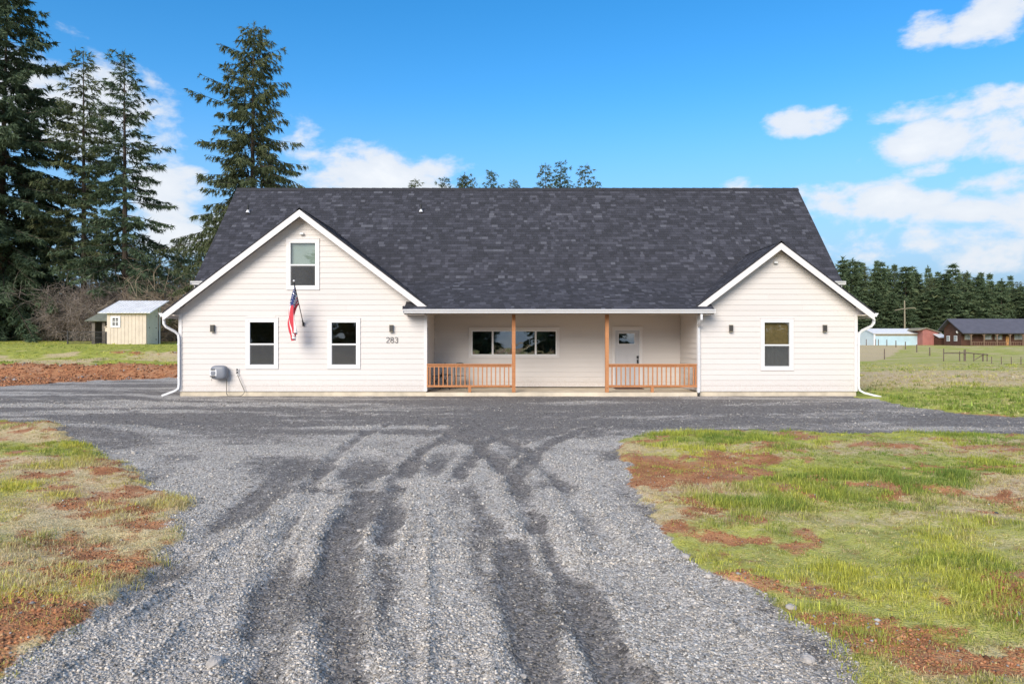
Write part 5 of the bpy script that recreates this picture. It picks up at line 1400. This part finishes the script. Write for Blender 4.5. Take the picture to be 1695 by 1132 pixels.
def grass(N, ymin, ymax, seed, tuft, hgt, wid, seg, name, label, region, lim=.9, warp=0):
    """tufts of curved blades; colour belongs to each tuft"""
    r = np.random.default_rng(seed); X, Y = [], []; got = 0
    while got < N:
        k = int(N*1.6); u = r.random(k); y = np.exp(np.log(ymin)+u*(np.log(ymax)-np.log(ymin))) if warp == 0 else ymin+(ymax-ymin)*u
        x = r.uniform(-1, 1, k)*(lim*y+.8); m = masks(x, y, True)
        keep = region(x, y, m, r); X.append(x[keep]); Y.append(y[keep]); got += keep.sum()
    x = np.concatenate(X)[:N]; y = np.concatenate(Y)[:N]; m = masks(x, y, True)
    lush = fbm(x*.8, y*.8, 2, 80)*.45+fbm(x*2.6, y*2.6, 3, 81)*.55; dry = m[4]
    sc = (.50+1.0*sst(lush, .46, .68))*np.exp(r.normal(0, .22, N))
    g0 = np.array([.165, .25, .045]); g1 = np.array([.53, .52, .085]); g2 = np.array([.64, .50, .275])
    mixv = np.clip(fbm(x*.9+7, y*.9, 3, 83)*2.0-.5+r.normal(0, .22, N), 0, 1)
    mixv = mixv*np.where((y > 14.5) & (y < 25) & (x > 8), .35, 1.0)
    cT = g0+(g1-g0)*mixv[:, None]
    dv = np.clip(dry*.95+.06+.16*(1-sst(y, 6.5, 9))+r.normal(0, .30, N)-2.4*(lush-.5), 0, 1)
    # the left patch is yellower, the far edge of the right patch greener
    yel = ((x < -1) & (y < 16)).astype(float)
    cT = cT*(1+yel[:, None]*np.array([.35, .18, .15])); dv = np.clip(dv-.45*((x > 2)*(y > 8.5)*(y < 13.5)), 0, 1)
    cT = cT+(g2-cT)*(dv**1.3)[:, None]
    cT = cT*np.exp(r.normal(0, .14, N))[:, None]
    n = tuft; T = N*n
    bx_ = np.repeat(x, n)+r.normal(0, 1, T)*np.repeat(.028*sc*hgt/.08+.012, n); by_ = np.repeat(y, n)+r.normal(0, 1, T)*np.repeat(.028*sc*hgt/.08+.012, n)
    mm = masks(bx_, by_, True); bz_ = height(bx_, by_, mm, True)-.006
    h = hgt*np.repeat(sc*(1-.2*dv), n)*r.uniform(.45, 1.2, T); a = r.random(T)*6.28; ln = r.uniform(.15, 1.0, T)*(.8+.5*np.repeat(dv, n))
    dx, dy = np.cos(a), np.sin(a); w = wid*r.uniform(.6, 1.3, T)
    px_, py_ = -dy, dx
    col_ = np.repeat(cT, n, 0)*np.exp(r.normal(0, .16, T))[:, None]
    B = np.stack([bx_, by_, bz_], 1); S = np.stack([px_, py_, 0*px_], 1)*w[:, None]*.5
    M1 = B+np.stack([dx*ln*h*.35, dy*ln*h*.35, h*.62], 1); Tp = B+np.stack([dx*ln*h, dy*ln*h, h*(1-.35*np.minimum(ln, 1.2))], 1)
    if seg == 2:
        V = np.stack([B-S, B+S, M1+S*.75, M1-S*.75, Tp], 1); i = np.arange(T)*5
        q = np.stack([i, i+1, i+2, i+3], 1); t3 = np.stack([i+3, i+2, i+4], 1); faces = [q, t3]; nv = 5
    else:
        V = np.stack([B-S, B+S, Tp], 1); i = np.arange(T)*3; faces = [np.stack([i, i+1, i+2], 1)]; nv = 3
    me = np_mesh(name, V.reshape(-1, 3), faces, 'blade', vcol=np.repeat(np.clip(col_, 0, .7), nv, 0))
    o = link(name, me); o['kind'] = 'stuff'; o['label'] = label; o['category'] = 'grass'
def reg_near(x, y, m, r):
    return (m[0] < .12) & (m[3] > .25+.5*r.random(len(x))) & (m[1] < .85)
grass(6500, 2.9, 7.0, 200, 11, .050, .0058, 2, 'grass', 'short tufted grass, green and straw, in the patches beside the near drive', reg_near)
grass(17000, 6.6, 14.8, 201, 10, .058, .0100, 1, 'grass', 'tufted green grass on the far half of the patches beside the drive', reg_near)
def reg_turf(x, y, m, r):
    return (m[0] < .05) & (m[3] > .12+.3*r.random(len(x))) & (m[1] < .8)
grass(14000, 2.9, 7.5, 204, 10, .030, .005, 1, 'grass', 'low matted turf between the taller tufts beside the drive', reg_turf)
def reg_mid(x, y, m, r):
    return (m[1] < .4) & (m[3] > .5) & ~((x > XL0-.5) & (x < XR1+.6) & (y > 20)) & ((x < -8) | (x > 9))
grass(9500, 14.5, 58, 202, 9, .10, .035, 1, 'grass', 'rough grass on the fields either side of the house', reg_mid, .85)
def reg_sparse(x, y, m, r):
    return (m[0] < .1) & (m[3] < .4) & (r.random(len(x)) < .5)
grass(6000, 2.9, 13.5, 203, 6, .04, .006, 1, 'grass_shoots', 'thin short shoots of grass in the bare red soil', reg_sparse)
